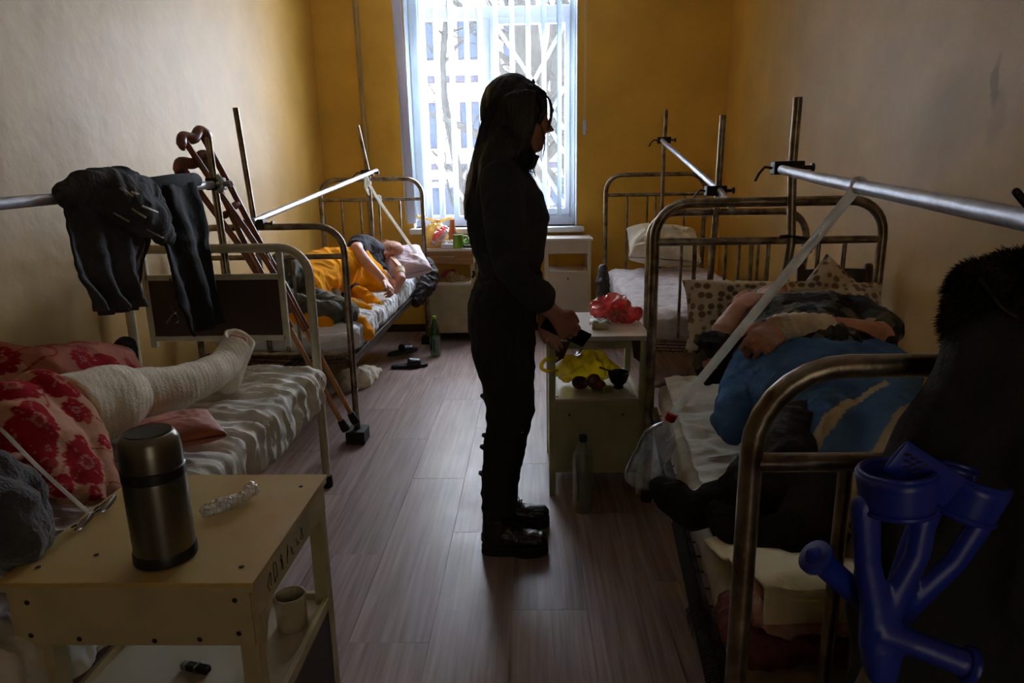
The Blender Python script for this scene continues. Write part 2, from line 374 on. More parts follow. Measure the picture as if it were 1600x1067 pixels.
def boardmat():
    m = bpy.data.materials.new('floor_board'); m.use_nodes = True; nt = m.node_tree; n = nt.nodes; L = nt.links; b = n['Principled BSDF']
    tc = n.new('ShaderNodeTexCoord'); oi = n.new('ShaderNodeObjectInfo')
    ad = n.new('ShaderNodeVectorMath'); ad.operation = 'MULTIPLY_ADD'; L.new(oi.outputs['Random'], ad.inputs[0]); ad.inputs[1].default_value = (37, 53, 11); L.new(tc.outputs['Object'], ad.inputs[2])
    mp = n.new('ShaderNodeMapping'); mp.inputs['Scale'].default_value = (60, 2.4, 1); L.new(ad.outputs[0], mp.inputs[0])
    nz = n.new('ShaderNodeTexNoise'); nz.inputs['Scale'].default_value = 1; nz.inputs['Detail'].default_value = 5; L.new(mp.outputs[0], nz.inputs['Vector'])
    n2 = n.new('ShaderNodeTexNoise'); n2.inputs['Scale'].default_value = 5; L.new(ad.outputs[0], n2.inputs['Vector'])
    r = n.new('ShaderNodeValToRGB'); r.color_ramp.elements[0].position = .3; r.color_ramp.elements[0].color = (*lin((114, 93, 88)), 1); r.color_ramp.elements[1].position = .72; r.color_ramp.elements[1].color = (*lin((160, 138, 131)), 1)
    L.new(nz.outputs['Fac'], r.inputs[0])
    mr = n.new('ShaderNodeMapRange'); mr.inputs['To Min'].default_value = .84; mr.inputs['To Max'].default_value = 1.1; L.new(oi.outputs['Random'], mr.inputs[0])
    mx = n.new('ShaderNodeMix'); mx.data_type = 'RGBA'; mx.blend_type = 'MULTIPLY'; mx.inputs[0].default_value = 1; L.new(r.outputs[0], mx.inputs[6]); L.new(mr.outputs[0], mx.inputs[7])
    L.new(mx.outputs[2], b.inputs['Base Color'])
    r2 = n.new('ShaderNodeMapRange'); r2.inputs['To Min'].default_value = .28; r2.inputs['To Max'].default_value = .5; L.new(n2.outputs['Fac'], r2.inputs[0]); L.new(r2.outputs[0], b.inputs['Roughness'])
    bp = n.new('ShaderNodeBump'); bp.inputs['Strength'].default_value = .25; bp.inputs['Distance'].default_value = .002; L.new(nz.outputs['Fac'], bp.inputs['Height']); L.new(bp.outputs[0], b.inputs['Normal'])
    MATS['floor_board'] = m
boardmat()

# ------------------------------------------------------------------ the room
X0, X1, Y0, Y1, ZC = -1.79, 1.64, -1.5, 6.05, 3.25
WX0, WX1, WZ0, WZ1 = -1.03, .40, .93, 2.98
struct(MB().box(X0-.2, X0, Y0-.2, Y1+.35, -.1, ZC+.1).build('wall_left', 'side_paint', smooth=False))
struct(MB().box(X1, X1+.2, Y0-.2, Y1+.35, -.1, ZC+.1).build('wall_right', 'side_paint_right', smooth=False))
struct(MB().box(X0, X1, Y0-.2, Y0, -.1, ZC+.1).build('wall_near', 'side_paint', smooth=False))
struct(MB().box(X0-.2, X1+.2, Y0-.2, Y1+.35, ZC, ZC+.15).build('ceiling', 'ceiling_paint', smooth=False))
wb = MB(); wb.box(X0, WX0, Y1, Y1+.35, -.1, ZC); wb.box(WX1, X1, Y1, Y1+.35, -.1, ZC); wb.box(WX0, WX1, Y1, Y1+.35, -.1, WZ0); wb.box(WX0, WX1, Y1, Y1+.35, WZ1, ZC)
struct(wb.build('wall_back', 'end_paint', smooth=False))
rv = MB(); rv.box(WX0-.001, WX0+.006, Y1-.002, Y1+.36, WZ0, WZ1); rv.box(WX1-.006, WX1+.001, Y1-.002, Y1+.36, WZ0, WZ1); rv.box(WX0, WX1, Y1-.002, Y1+.36, WZ1-.006, WZ1+.001)
struct(rv.build('trim_1', 'sill_white', smooth=False))
fl = struct(MB().box(X0-.2, X1+.2, Y0-.2, Y1+.35, -.12, -.006).build('floor', 'dark_hole', smooth=False))
fl_m = {}
BW, BL = .245, 1.15
row = 0; x = X0
while x < X1-.01:
    w_ = min(BW, X1-x); y = Y0-((row*.43) % 1)*BL
    while y < Y1:
        a, b = max(y, Y0), min(y+BL, Y1)
        if b-a > .02:
            key = (round(w_, 3), round(b-a, 3))
            if key not in fl_m:
                me = MB().box(.0006, w_-.0006, .0006, b-a-.0006, -.007, 0).mesh('board'); me.materials.append(MATS['floor_board']); fl_m[key] = me
            o = bpy.data.objects.new('floorboard', fl_m[key]); COL.objects.link(o); o.parent = fl; o.location = (x, a, 0)
        y += BL
    x += BW; row += 1
for nm, bx in (('baseboard_left', (X0, X0+.015, Y0, Y1, 0, .07)), ('baseboard_right', (X1-.015, X1, Y0, Y1, 0, .07)), ('baseboard_back', (X0+.015, X1-.015, Y1-.015, Y1, 0, .07))):
    struct(MB().box(*bx).build(nm, 'brown_panel', smooth=False, bevel=.004))
# sill
sb = struct(MB().box(WX0-.02, WX1+.055, Y1-.13, Y1+.2, WZ0-.045, WZ0).build('trim_2', 'sill_white', smooth=False, bevel=.006)); 
# window
FY = 6.24
win = MB(); win.box(WX0, WX0+.11, FY-.035, FY+.035, WZ0, WZ1); win.box(WX1-.055, WX1, FY-.035, FY+.035, WZ0, WZ1)
win.box(WX0+.11, WX1-.055, FY-.035, FY+.035, WZ0, 1.02); win.box(WX0+.11, WX1-.055, FY-.035, FY+.035, WZ1-.05, WZ1)
win.box(WX0+.11, WX1-.055, FY-.035, FY+.035, 2.65, 2.745); win.box(-.42, -.33, FY-.035, FY+.035, 1.02, 2.65)
w1 = struct(win.build('window_1', 'pvc', smooth=False, bevel=.004))
sh = MB(); s0, s1, t0, t1 = -.33, .345, 1.02, 2.65
sh.box(s0, s0+.06, FY-.055, FY-.01, t0, t1); sh.box(s1-.045, s1, FY-.055, FY-.01, t0, t1); sh.box(s0+.06, s1-.045, FY-.055, FY-.01, t0, t0+.06); sh.box(s0+.06, s1-.045, FY-.055, FY-.01, t1-.05, t1)
sh.build('sash', 'pvc', w1, smooth=False, bevel=.005)
for (a, b, c, d) in ((WX0+.11, -.42, 1.02, 2.65), (s0+.06, s1-.045, t0+.06, t1-.05), (WX0+.11, WX1-.055, 2.745, WZ1-.05)):
    MB().box(a, b, FY-.006, FY-.002, c, d).build('pane', 'glass', w1, smooth=False)
def tp(a, b, w_=.05): MB().bar((a[0], FY-.009, a[1]), (b[0], FY-.009, b[1]), w_, .001, side=(b[1]-a[1], 0, -(b[0]-a[0]))).build('tape_strip', 'tape', w1, smooth=False)
for a, b in (((-.28, 2.6), (.3, 1.75)), ((.3, 2.6), (-.2, 1.75)), ((-.2, 1.95), (.3, 1.1)), ((.0, 2.05), (.3, 1.55)), ((.3, 2.1), (-.25, 1.12)), ((-.05, 1.5), (.2, 1.1)),
             ((-.9, 1.6), (-.55, 1.1))): tp(a, b, .035)
# vertical blind: head rail, hanging slats, cord
bl = thing('vertical_blind', (-.3, Y1+.02, WZ1-.05), 'white vertical blind with narrow turned slats hanging across the window', 'blind')
MB().box(WX0-.02, WX1-.01, Y1-.0, Y1+.04, WZ1-.055, WZ1-.012).build('head_rail', 'sill_white', bl, smooth=False, bevel=.004)
def slat(x, zb, ang, wd=.089, par=None, y=Y1+.02, x1=None, m='slat'):
    c, s_ = math.cos(ang), math.sin(ang); x1 = x if x1 is None else x1; top = WZ1-.055
    def f(u, v):
        a = (u-.5)*wd; bow = .008*(1-(2*u-1)**2); cx = x1+(x-x1)*v
        return (cx+a*c-bow*s_, y+a*s_+bow*c, top+(zb-top)*v)
    MB().grid(f, 6, 3).build('slat', m, par, solid=.0012, fix=False)
for i, px in enumerate((640, 650, 659, 672, 692, 714, 737, 757, 780, 804, 828, 851, 874, 893)):
    slat(at(px, 335, Y1+.02).x, 1.0+.006*(i % 2), math.radians(62 if i > 2 else 35), .089, bl)
for i in range(4):
    a = -.95+i*.3; MB().tube([(a+.3*k/6, Y1+.02, 1.004-.006*math.sin(PI*k/6)) for k in range(7)], .0012, 5).build('chain', 'sill_white', bl)
ls = thing('loose_blind_slat', (-1.03, 5.98, 1.0), 'single white blind slat hung loose on the yellow wall left of the window', 'blind slat')
slat(-1.035, .975, math.radians(8), .075, ls, y=5.985, x1=-1.075, m='slat_plain')
pc = thing('blind_pull_cord', (.46, 6.0, 1.75), 'thin looped blind cord with a pale weight hanging right of the window', 'cord')
MB().tube([(.452, 6.0, 2.95), (.452, 6.0, 1.78)], .0018, 5).build('cord', 'sill_white', pc); MB().tube([(.464, 6.0, 2.95), (.464, 6.0, 1.78)], .0018, 5).build('cord', 'sill_white', pc)
MB().tube([(.458, 6.0, 1.80), (.458, 6.0, 1.69)], .016, 10, rb=.01, e=4).build('weight', 'slat_plain', pc, bevel=.002)
# heating pipe
pp = MB().tube([(-1.40, 6.015, 0), (-1.405, 6.015, 1.6), (-1.418, 6.015, ZC)], .02, 14).build('heating_pipe', 'pipe_paint'); tag(pp, 'thin ochre-painted heating pipe running up the back wall beside the bed', 'pipe')

# ------------------------------------------------------------------ outside
struct(MB().box(-40, 40, 6.6, 60, -1.3, -1.2).build('ground', 'snow', smooth=False))
hb = thing('apartment_building', (-3, 24, -1.2), 'pale apartment building with dark ledges seen through the left half of the window', 'building')
MB().box(-14, 2.5, 24, 32, -1.2, 14).build('wall', 'facade', hb, smooth=False)
for z in (1.6, 4.4, 7.2): MB().box(-14, 2.5, 23.8, 24, z, z+.22).build('ledge', 'facade_trim', hb, smooth=False)
for z in (-.2, 2.3, 5.1):
    for x in (-6.4, -4.9, -3.4, -1.9, -.4, 1.1):
        f = MB().box(x-.45, x+.45, 23.93, 24.02, z, z+1.5).build('window', 'facade_trim', hb, smooth=False)
        MB().box(x-.38, x+.38, 23.9, 23.95, z+.07, z+1.43).build('pane', 'far_glass', f, smooth=False)
kq = thing('blue_kiosk', (-2.1, 18, -1.2), 'small blue framed kiosk across the yard below the building', 'kiosk')
MB().box(-2.75, -1.65, 18, 19.5, -1.2, .3).build('panel', 'kiosk_panel', kq, smooth=False); MB().box(-2.85, -1.55, 17.95, 19.6, .3, .42).box(-1.72, -1.6, 17.93, 18, -1.2, 1.1).box(-2.8, -2.68, 17.93, 18, -1.2, 1.1).box(-2.8, -1.6, 17.93, 18, 1.1, 1.25).build('frame', 'kiosk_blue', kq, smooth=False)
MB().box(-2.68, -1.72, 18.0, 18.05, .42, 1.1).build('pane', 'far_glass', kq, smooth=False)
def tree(name, base, pts, r0, r1, seed, label, nb=14):
    t = thing(name, base, label, 'tree'); rs = random.Random(seed)
    P = spl(pts, 14); R = [r0+(r1-r0)*i/13 for i in range(14)]
    MB().tube(P, R, 12).build('trunk', 'bark', t)
    for k in range(nb):
        i = rs.randint(3, 12); p = V(P[i]); d = V((rs.uniform(-1, 1), rs.uniform(-.5, .5), rs.uniform(.3, 1))).normalized()*rs.uniform(1.2, 2.6)
        q = [p, p+d*.5+V((rs.uniform(-.2, .2), 0, rs.uniform(-.1, .2))), p+d]
        mb = MB(); mb.tube(spl(q, 7), [R[i]*.45*(1-j/7.5) for j in range(7)], 7)
        for j in range(5):
            a = V(spl(q, 7)[rs.randint(2, 6)]); e = V((rs.uniform(-1, 1), rs.uniform(-.4, .4), rs.uniform(-.3, 1)))*rs.uniform(.4, .9)
            mb.tube(spl([a, a+e*.5+V((0, 0, .08)), a+e], 4), [.02, .014, .01, .005], 5)
        mb.build('branch', 'bark', t)
tree('bare_tree', (.1, 10.5, -1.2), [(.15, 10.5, -1.2), (.0, 10.5, .6), (.05, 10.5, 2.2), (-.1, 10.5, 4.2), (.1, 10.6, 6)], .30, .14, 3, 'bare pale-barked tree close behind the right half of the window', 16)
tree('bare_tree', (1.1, 13, -1.2), [(1.1, 13, -1.2), (.85, 13, 1), (.5, 13, 3), (.7, 13, 5.5)], .24, .1, 9, 'thinner bare tree at the far right edge of the window view', 14)
tree('bare_tree', (-1.6, 15, -1.2), [(-1.6, 15, -1.2), (-1.5, 15, 1), (-1.8, 15, 3.4), (-1.4, 15, 6)], .13, .05, 21, 'slender bare tree behind the left half of the window', 14)
#@@BEDS
# ------------------------------------------------------------------ beds
def arch(mb, xl, xr, Y, zt, r, R=.13, z0=0., lean=0.):
    pts = [(xl, Y, z0), (xl, Y, zt-R)]
    pts += [(xl+R-R*math.cos(a), Y, zt-R+R*math.sin(a)) for a in [PI/2*k/7 for k in range(1, 8)]]
    pts += [(xr-R+R*math.sin(a), Y, zt-R+R*math.cos(a)) for a in [PI/2*k/7 for k in range(0, 8)]]
    pts += [(xr, Y, z0)]
    return mb.tube(pts, r, 14, side=(0, 1, 0))
def endboard(bed, which, xl, xr, Y, zt, zr, r, bars, zb, m, rb=.008):
    arch(MB(), xl, xr, Y, zt, r).build(which, m, bed)
    MB().tube([(xl, Y, zr), (xr, Y, zr)], r*.8, 12).build('rail', m, bed)
    MB().tube([(xl, Y, zb), (xr, Y, zb)], r*.8, 12).build('rail', m, bed)
    for x in bars: MB().tube([(x, Y, zb), (x, Y, zr)], rb, 10).build('bar', m, bed)
def feet(bed, pts):
    for (x, y) in pts: MB().lathe([(.024, 0), (.026, .01), (.024, .05), (.02, .055)], 14, (x, y, 0)).build('foot_cap', 'rubber', bed)
def base(bed, xl, xr, y0, y1, z, m='steel_dark', xl2=None):
    xl2 = xl if xl2 is None else xl2; wd = xr-xl
    for s in (0, 1): MB().bar((xl+wd*s, y0, z), (xl2+wd*s, y1, z), .03, .045).build('side_rail', m, bed, smooth=False, bevel=.003)
    mb = MB(); n = int((y1-y0)/.07)
    for k in range(n):
        t = (k+.5)/n; x = xl+(xl2-xl)*t; mb.tube([(x, y0+(y1-y0)*t, z-.005), (x+wd*.5, y0+(y1-y0)*t, z-.022), (x+wd, y0+(y1-y0)*t, z-.005)], .003, 5)
    for k in range(1, 12):
        u = k/12; mb.tube([(xl+wd*u, y0, z-.012), (xl2+wd*u, y1, z-.012)], .0025, 5)
    mb.build('spring_mesh', m, bed)
def mattress(name, label, xl, xr, y0, y1, z0, z1, m, xl2=None, amp=.011, seed=1., st=(.45, 1, .45), sc=9., vox=.012, sag=.0, e=7):
    xl2 = xl if xl2 is None else xl2; h = (xr-xl)/2; hz = (z1-z0)/2; r = .05
    pts = []; ra = []; rb = []
    for k in range(25):
        t = k/24; q = min(t, 1-t)*(y1-y0); s = math.sqrt(max(0, 1-(1-min(q/r, 1))**2)); s = .55+.45*s
        pts.append((xl+h+(xl2-xl)*t, y0+(y1-y0)*t, (z0+z1)/2-sag*math.sin(PI*t))); ra.append(h-(1-s)*.05); rb.append(hz*s)
    me = fuse(MB().tube(pts, ra, 40, side=(1, 0, 0), rb=rb, e=e), vox, 5, creases(amp, sc, seed, st))
    o = link(name, me, m); return tag(o, label, 'mattress')
def clampset(bed, p, dx=.07):
    x, y, z = p
    MB().box(x-dx, x+.05, y-.028, y+.028, z-.024, z+.024).build('clamp', 'clamp_iron', bed, smooth=False, bevel=.004)
    MB().tube([(x-dx-.002, y, z), (x-dx-.03, y-.005, z+.004), (x-dx-.055, y-.02, z-.02), (x-dx-.07, y-.03, z-.045)], .005, 8).build('clamp_handle', 'steel_dark', bed)
    MB().lathe([(.008, .045), (.008, .08), (.016, .082), (.016, .092), (.0, .094)], 10, (x, y, z), (1, 0, 0)).build('clamp_screw', 'steel_dark', bed)
# bed with the yellow blanket (back left)
bB = thing('hospital_bed', (-1.34, 4.5, 0), 'steel hospital bed at the back left with the yellow blanket and sleeping man', 'bed')
endboard(bB, 'headboard', -1.70, -.875, 5.6, 1.355, 1.195, .017, [at(x, 380, 5.6).x for x in (538, 567, 596, 628)], .55, 'steel_worn')
endboard(bB, 'footboard', -1.72, -.935, 3.4, 1.135, .985, .017, [at(349, 430, 3.4).x, at(440, 430, 3.4).x, -1.2], .48, 'steel_worn')
base(bB, -1.69, -.95, 3.4, 5.6, .43)
MB().box(-.985, -.885, 3.34, 3.46, 0, .07).build('foot_block', 'rubber', bB, smooth=False, bevel=.004)
MB().box(-.93, -.84, 5.54, 5.66, 0, .06).build('foot_block', 'rubber', bB, smooth=False, bevel=.004)
feet(bB, [(-1.72, 3.4), (-1.70, 5.6)])
MB().tube([(-1.36, 3.4, .5), (-1.372, 3.4, 1.145), (-1.407, 3.4, 1.70)], .014, 12).build('traction_post', 'steel_worn', bB)
MB().tube([(-1.29, 5.58, .5), (-1.29, 5.58, 1.4), (-1.353, 5.58, 1.77)], .014, 12).build('traction_post', 'steel_worn', bB)
clampset(bB, (-1.37, 3.4, 1.15), .05); clampset(bB, (-1.30, 5.58, 1.405), .05)
MB().tube([(-1.367, 3.36, 1.165), (-1.25, 5.68, 1.425)], .016, 14).build('traction_bar', 'steel_bright', bB)
mattress('mattress', 'mattress under a white crumpled sheet on the back left bed', -1.69, -.93, 3.46, 5.55, .455, .60, 'sheet_white', amp=.013, seed=3.3, sc=12, vox=.010)
# bed with the plaster leg (near left): cream painted frame with a brown panel
bA = thing('hospital_bed', (-1.34, 1.9, 0), 'cream painted hospital bed with a brown foot panel at the near left', 'bed')
arch(MB(), -1.735, -.94, 2.85, 1.085, .019, R=.12).build('footboard', 'cream_metal', bA)
for x in (-1.645, -1.06): MB().bar((x, 2.85, .66), (x, 2.85, 1.08), .026, .022).build('upright', 'cream_metal', bA, smooth=False, bevel=.003)
for z in (.70, .965): MB().bar((-1.645, 2.85, z), (-1.06, 2.85, z), .022, .024, side=(0, 1, 0)).build('panel_frame', 'cream_metal', bA, smooth=False, bevel=.003)
MB().box(-1.633, -1.072, 2.843, 2.857, .71, .955).build('panel', 'brown_panel', bA, smooth=False)
MB().tube([(-1.735, 2.85, .50), (-.94, 2.85, .50)], .015, 10).build('rail', 'cream_metal', bA)
arch(MB(), -1.735, -.96, .45, 1.1, .019, R=.12).build('headboard', 'cream_metal', bA)
base(bA, -1.73, -.965, .45, 2.85, .40, 'cream_metal')
MB().bar((-.934, 2.82, .47), (-.934, 2.82, .55), .012, .03).build('hook', 'cream_metal', bA, smooth=False)
feet(bA, [(-.94, 2.85), (-1.735, 2.85), (-.96, .45), (-1.735, .45)])
MB().tube([(-1.305, 2.88, .5), (-1.305, 2.88, 1.0), (-1.318, 2.88, 1.535)], .015, 12).build('traction_post', 'steel_worn', bA)
MB().tube([(-1.30, .42, .5), (-1.30, .42, 1.5)], .015, 12).build('traction_post', 'steel_worn', bA)
MB().tube([(-1.32, .35, 1.27), (-1.32, 1.7, 1.315), (-1.305, 2.95, 1.35)], .0155, 14).build('traction_bar', 'steel_bright', bA)
MB().box(-1.335, -1.275, 2.84, 2.91, 1.325, 1.375).build('clamp', 'clamp_iron', bA, smooth=False, bevel=.005)
mb = MB()
for q in (0, 2.1, 4.2): mb.tube([(-1.26, 2.84, 1.35), (-1.26+.03*math.cos(q), 2.84, 1.35+.03*math.sin(q))], [.010, .013], 8, dome=3)
mb.tube([(-1.285, 2.84, 1.35), (-1.25, 2.84, 1.35)], .01, 8).build('wing_nut', 'steel_bright', bA)
mattress('mattress', 'mattress in a heavily wrinkled cream sheet on the near left bed', -1.76, -.88, .5, 2.815, .405, .605, 'sheet', amp=.019, seed=8.1, sc=11, st=(.34, 1.1, .4), vox=.0095)
# empty bed (back right)
bD = thing('hospital_bed', (1, 4.5, 0), 'empty steel hospital bed at the back right under the window wall', 'bed')
endboard(bD, 'headboard', .60, 1.385, 5.6, 1.355, 1.20, .017, [at(x, 360, 5.6).x for x in (979, 1010, 1023, 1068, 1100)], .55, 'steel_worn')
endboard(bD, 'footboard', .605, 1.40, 3.55, 1.165, 1.02, .018, [at(x, 460, 3.55).x for x in (1062, 1106, 1130, 1151, 1180)], .5, 'steel_worn', .008)
base(bD, .625, 1.375, 3.55, 5.6, .44); feet(bD, [(.6, 5.6), (1.385, 5.6), (.605, 3.55), (1.4, 3.55)])
MB().tube([(1.045, 5.58, .5), (1.045, 5.58, 1.5), (1.053, 5.58, 1.84)], .015, 12).build('traction_post', 'steel_worn', bD)
p0 = at(1130, 180, 3.52); p1 = at(1122, 300, 3.52)
MB().tube([(p1.x-.03, 3.52, .5), tuple(p1), tuple(p0)], .0165, 12).build('traction_post', 'steel_worn', bD)
c0 = at(1038, 219, 5.55); c1 = at(1118, 298, 3.5); clampset(bD, (c0.x, 5.56, c0.z), .05); clampset(bD, (c1.x, 3.5, c1.z), .05)
e1 = at(1143, 324, 3.3); MB().tube([tuple(c0+V((-.02, 0, 0))), tuple(c1+V((.015, -.03, 0))), tuple(e1)], .0165, 14).build('traction_bar', 'steel_bright', bD)
mattress('mattress', 'bare empty mattress under a pale patterned sheet on the back right bed', .60, 1.40, 3.62, 5.5, .46, .635, 'sheet_print', amp=.010, seed=13, sc=8, st=(1, .8, 1))
# bed with the blue blanket (near right)
YH, YF = 2.70, .93
bC = thing('hospital_bed', (.85, 1.8, 0), 'steel hospital bed in the right foreground holding the man under a blue blanket', 'bed')
endboard(bC, 'headboard', .482, at(1372, 430, YH).x, YH, at(1200, 315, YH).z, at(1200, 376, YH).z, .019, [at(x, 450, YH).x for x in (1083, 1170, 1196, 1273, 1313)], .52, 'steel_worn', .009)
zt = at(1400, 571, YF).z; zr = at(1280, 722, YF).z
arch(MB(), .315, 1.12, YF, zt, .0165, R=.125).build('footboard', 'steel_worn', bC)
MB().tube([(.315, YF, zr), (1.12, YF, zr)], .014, 12).build('rail', 'steel_worn', bC)
MB().tube([(.315, YF, .42), (1.12, YF, .42)], .014, 12).build('rail', 'steel_worn', bC)
for x in (.452, .60, .74, .9): MB().tube([(x, YF, .42), (x, YF, zr)], .0105, 12).build('bar', 'steel_worn', bC)
base(bC, .335, 1.10, YF, YH, .40, xl2=.50); feet(bC, [(.315, YF), (1.12, YF), (.482, YH), (at(1372, 430, YH).x, YH)])
mb = MB()   # woven wire side of the spring base
for k in range(110):
    t = k/109; y = YF+.04+(1.75-YF)*t; x = .325+.165*(y-YF)/(YH-YF)
    for j in range(5):
        z = .475-j*.021; mb.tube([(x-.004, y, z), (x-.009, y+.006, z-.01), (x-.004, y, z-.021)], .0028, 4); mb.tube([(x-.006, y+.004, z), (x-.002, y-.003, z-.01), (x-.006, y+.004, z-.021)], .0022, 4)
tag(mb.build('wire_links', 'chain_wire', bC), kind='stuff')
q0 = at(1218, 262, YH-.03); q1 = at(1247, 152, YH-.03); qb = at(1236, 380, YH-.03)
MB().tube([(at(1208, 450, YH-.03).x, YH-.03, .5), tuple(qb), tuple(at(1238, 262, YH-.03)), tuple(q1)], .0165, 14).build('traction_post', 'steel_worn', bC)
zc = at(1238, 262, YH-.06); clampset(bC, (zc.x-.01, YH-.05, zc.z), .06)
cl2 = at(1238, 373, YH); MB().tube([(cl2.x-.06, YH-.03, cl2.z+.01), (cl2.x-.03, YH-.04, cl2.z+.014), (cl2.x+.05, YH-.045, cl2.z), (cl2.x+.055, YH-.045, cl2.z-.05)], .007, 8).build('hook_bolt', 'steel_dark', bC)
f1 = at(1600, 342, 1.0); st_ = at(1222, 265, YH-.09)
bd = (f1-st_); MB().tube([tuple(st_), tuple(st_+bd*.35-V((0, 0, .004))), tuple(st_+bd*1.12)], .0165, 16).build('traction_bar', 'steel_bright', bC)
fp = st_+bd*1.04
MB().tube([(fp.x+.03, YF+.02, .42), (fp.x+.03, YF+.02, fp.z+.06)], .0165, 14).build('traction_post', 'steel_worn', bC)
MB().tube([tuple(at(1588, 300, 1.0)), tuple(at(1606, 322, 1.0))], .006, 8, dome=3).build('clamp_handle', 'steel_dark', bC)
mC = mattress('mattress', 'striped ticking mattress with a rumpled pale sheet under the man in camouflage', .355, 1.12, YF+.07, YH-.07, .43, .555, 'ticking', xl2=.50, amp=.006, seed=17, sc=7)
# loose sheet on top of that mattress
def topsheet(name, m, label, x0a, x0b, x1a, x1b, y0, y1, z, amp, seed, nu=90, nv=150, cat='sheet', hang=None):
    def f(u, v):
        y = y0+(y1-y0)*v; xl = x0a+(x0b-x0a)*v; xr = x1a+(x1b-x1a)*v; x = xl+(xr-xl)*u
        d = creases(amp, 9, seed, (.6, 1, 1))((x, y, 0)); edge = hang(v) if hang else 0
        dz = -max(0, edge-u)*.9
        return (x, y+noise.noise(V((x*3, y*3, seed)))*.01, z+.004+max(0, d+amp)+dz)
    o = MB().grid(f, nu, nv).build(name, m, None, solid=.003, fix=False); return tag(o, label, cat)
topsheet('bed_sheet', 'sheet', 'loose pale rumpled sheet spread under the man on the near right bed', .385, .52, 1.10, 1.32, YF+.16, YH-.10, .56, .014, 31)
def linen(u, v):
    if v < .75: k = v/.75; y = 1.36-.37*k; z = .578+.115*(k*k*(3-2*k))
    else: k = (v-.75)/.25; y = .99-.008*k; z = .693-.055*k*(1-.45*math.sin(3*u))
    return (.372+.735*u, y+.006*math.sin(9*u), z+.008*math.sin(7*u+2*v)+.006*ridge((u*3, v*2, 0), 2, 3))
tag(MB().grid(linen, 60, 60).build('folded_linen', 'linen_cream', None, solid=.006, fix=False), 'cream folded cloth over the raised mattress end behind the near right footboard', 'cloth')
def roll(nm, m, z, ry, rz, seed, label, x0=.38):
    qp = MB().tube(spl([(x0, 1.07, z-.01), (.6, 1.065, z+.006), (.85, 1.07, z-.004), (1.08, 1.07, z)], 30), ry, 24, side=(0, 1, 0), rb=rz, e=3.4, dome=3)
    tag(link(nm, fuse(qp, .006, 3, creases(.007, 20, seed)), m), label, 'quilt')
roll('folded_quilt', 'quilt_print', .636, .082, .030, 5, 'rose printed quilt folded in just below the cream linen, near right bed', .395)
roll('under_quilt', 'quilt_red', .582, .088, .032, 9, 'dark red padded quilt at the lowest layer of the near right bed end', .36)

# ------------------------------------------------------------------ bedside cabinets
def holes(par, pts, ax):
    for p in pts: MB().lathe([(.0, 0), (.0042, .0003), (.005, .0012), (.0, .0016)], 8, p, ax).build('screw_head', 'ink', par)
# near left
zt = .70; a = (-.915, 1.02); b = (-.482, 1.44)
nA = thing('bedside_table', (-.70, 1.23, 0), 'worn yellowish bedside table with open shelf carrying the steel flask in the foreground', 'bedside table')
MB().box(a[0]-.008, b[0]+.006, a[1]-.008, b[1]+.006, zt-.009, zt).build('table_top', 'table_top', nA, smooth=False, bevel=.0015)
MB().box(a[0]-.006, b[0]+.004, a[1]-.006, b[1]+.004, zt-.02, zt-.0095).build('edge_board', 'cream_paint', nA, smooth=False, bevel=.001)
holes(nA, [(-.88, 1.06, zt), (-.515, 1.06, zt), (-.515, 1.38, zt), (-.80, 1.10, zt)], (0, 0, 1))
for x in (a[0]+.03, b[0]-.035):
    for y in (a[1], b[1]-.035): MB().box(x, x+.032, y+.003, y+.035, 0, zt-.02).build('leg', 'cream_paint', nA, smooth=False, bevel=.002)
MB().box(a[0]+.005, b[0]-.004, a[1]-.004, a[1]+.008, zt-.125, zt-.02).build('front_apron', 'cream_paint', nA, smooth=False, bevel=.001)
MB().box(b[0]-.012, b[0]-.002, a[1]+.01, b[1]-.004, zt-.085, zt-.02).build('side_apron', 'cream_paint', nA, smooth=False, bevel=.001)
MB().prism([(b[0]-.011, a[1]+.036, zt-.085), (b[0]-.011, a[1]+.036, zt-.15), (b[0]-.011, a[1]+.05, zt-.115), (b[0]-.011, a[1]+.09, zt-.085)], (.01, 0, 0)).build('corner_bracket', 'cream_paint', nA, smooth=False)
MB().box(a[0]+.005, a[0]+.015, a[1]+.01, b[1]-.004, zt-.125, zt-.02).build('side_apron', 'cream_paint', nA, smooth=False)
MB().box(a[0]+.005, b[0]-.004, b[1]-.006, b[1]+.004, zt-.085, zt-.02).build('back_apron', 'cream_paint', nA, smooth=False)
holes(nA, [(a[0]+.04, a[1]-.004, zt-.04), (a[0]+.035, a[1]-.004, zt-.105), (a[0]+.12, a[1]-.004, zt-.112), (b[0]-.10, a[1]-.004, zt-.112), (b[0]-.18, a[1]-.004, zt-.115), (b[0]-.03, a[1]-.004, zt-.035), (b[0]-.03, a[1]-.004, zt-.1)], (0, -1, 0))
zs = .385
MB().box(a[0]+.02, b[0]-.012, a[1]+.02, b[1]-.01, zs-.012, zs).build('shelf', 'pale_laminate', nA, smooth=False)
for (x0, x1, y0, y1) in ((a[0]+.012, a[0]+.024, a[1]+.03, b[1]-.01), (b[0]-.016, b[0]-.004, a[1]+.03, b[1]-.03), (a[0]+.02, b[0]-.02, b[1]-.014, b[1]-.002)): MB().box(x0, x1, y0, y1, zs-.01, zs+.018).build('shelf_lip', 'cream_paint', nA, smooth=False, bevel=.001)
MB().box(b[0]-.014, b[0]-.006, a[1]+.03, b[1]-.03, .1, zs-.012).build('side_panel', 'brown_panel', nA, smooth=False); MB().box(a[0]+.014, a[0]+.022, a[1]+.03, b[1]-.03, .1, zs-.012).build('side_panel', 'cream_paint', nA, smooth=False)
MB().box(a[0]+.03, b[0]-.03, b[1]-.01, b[1], .1, zs-.012).build('back_panel', 'cream_paint', nA, smooth=False)
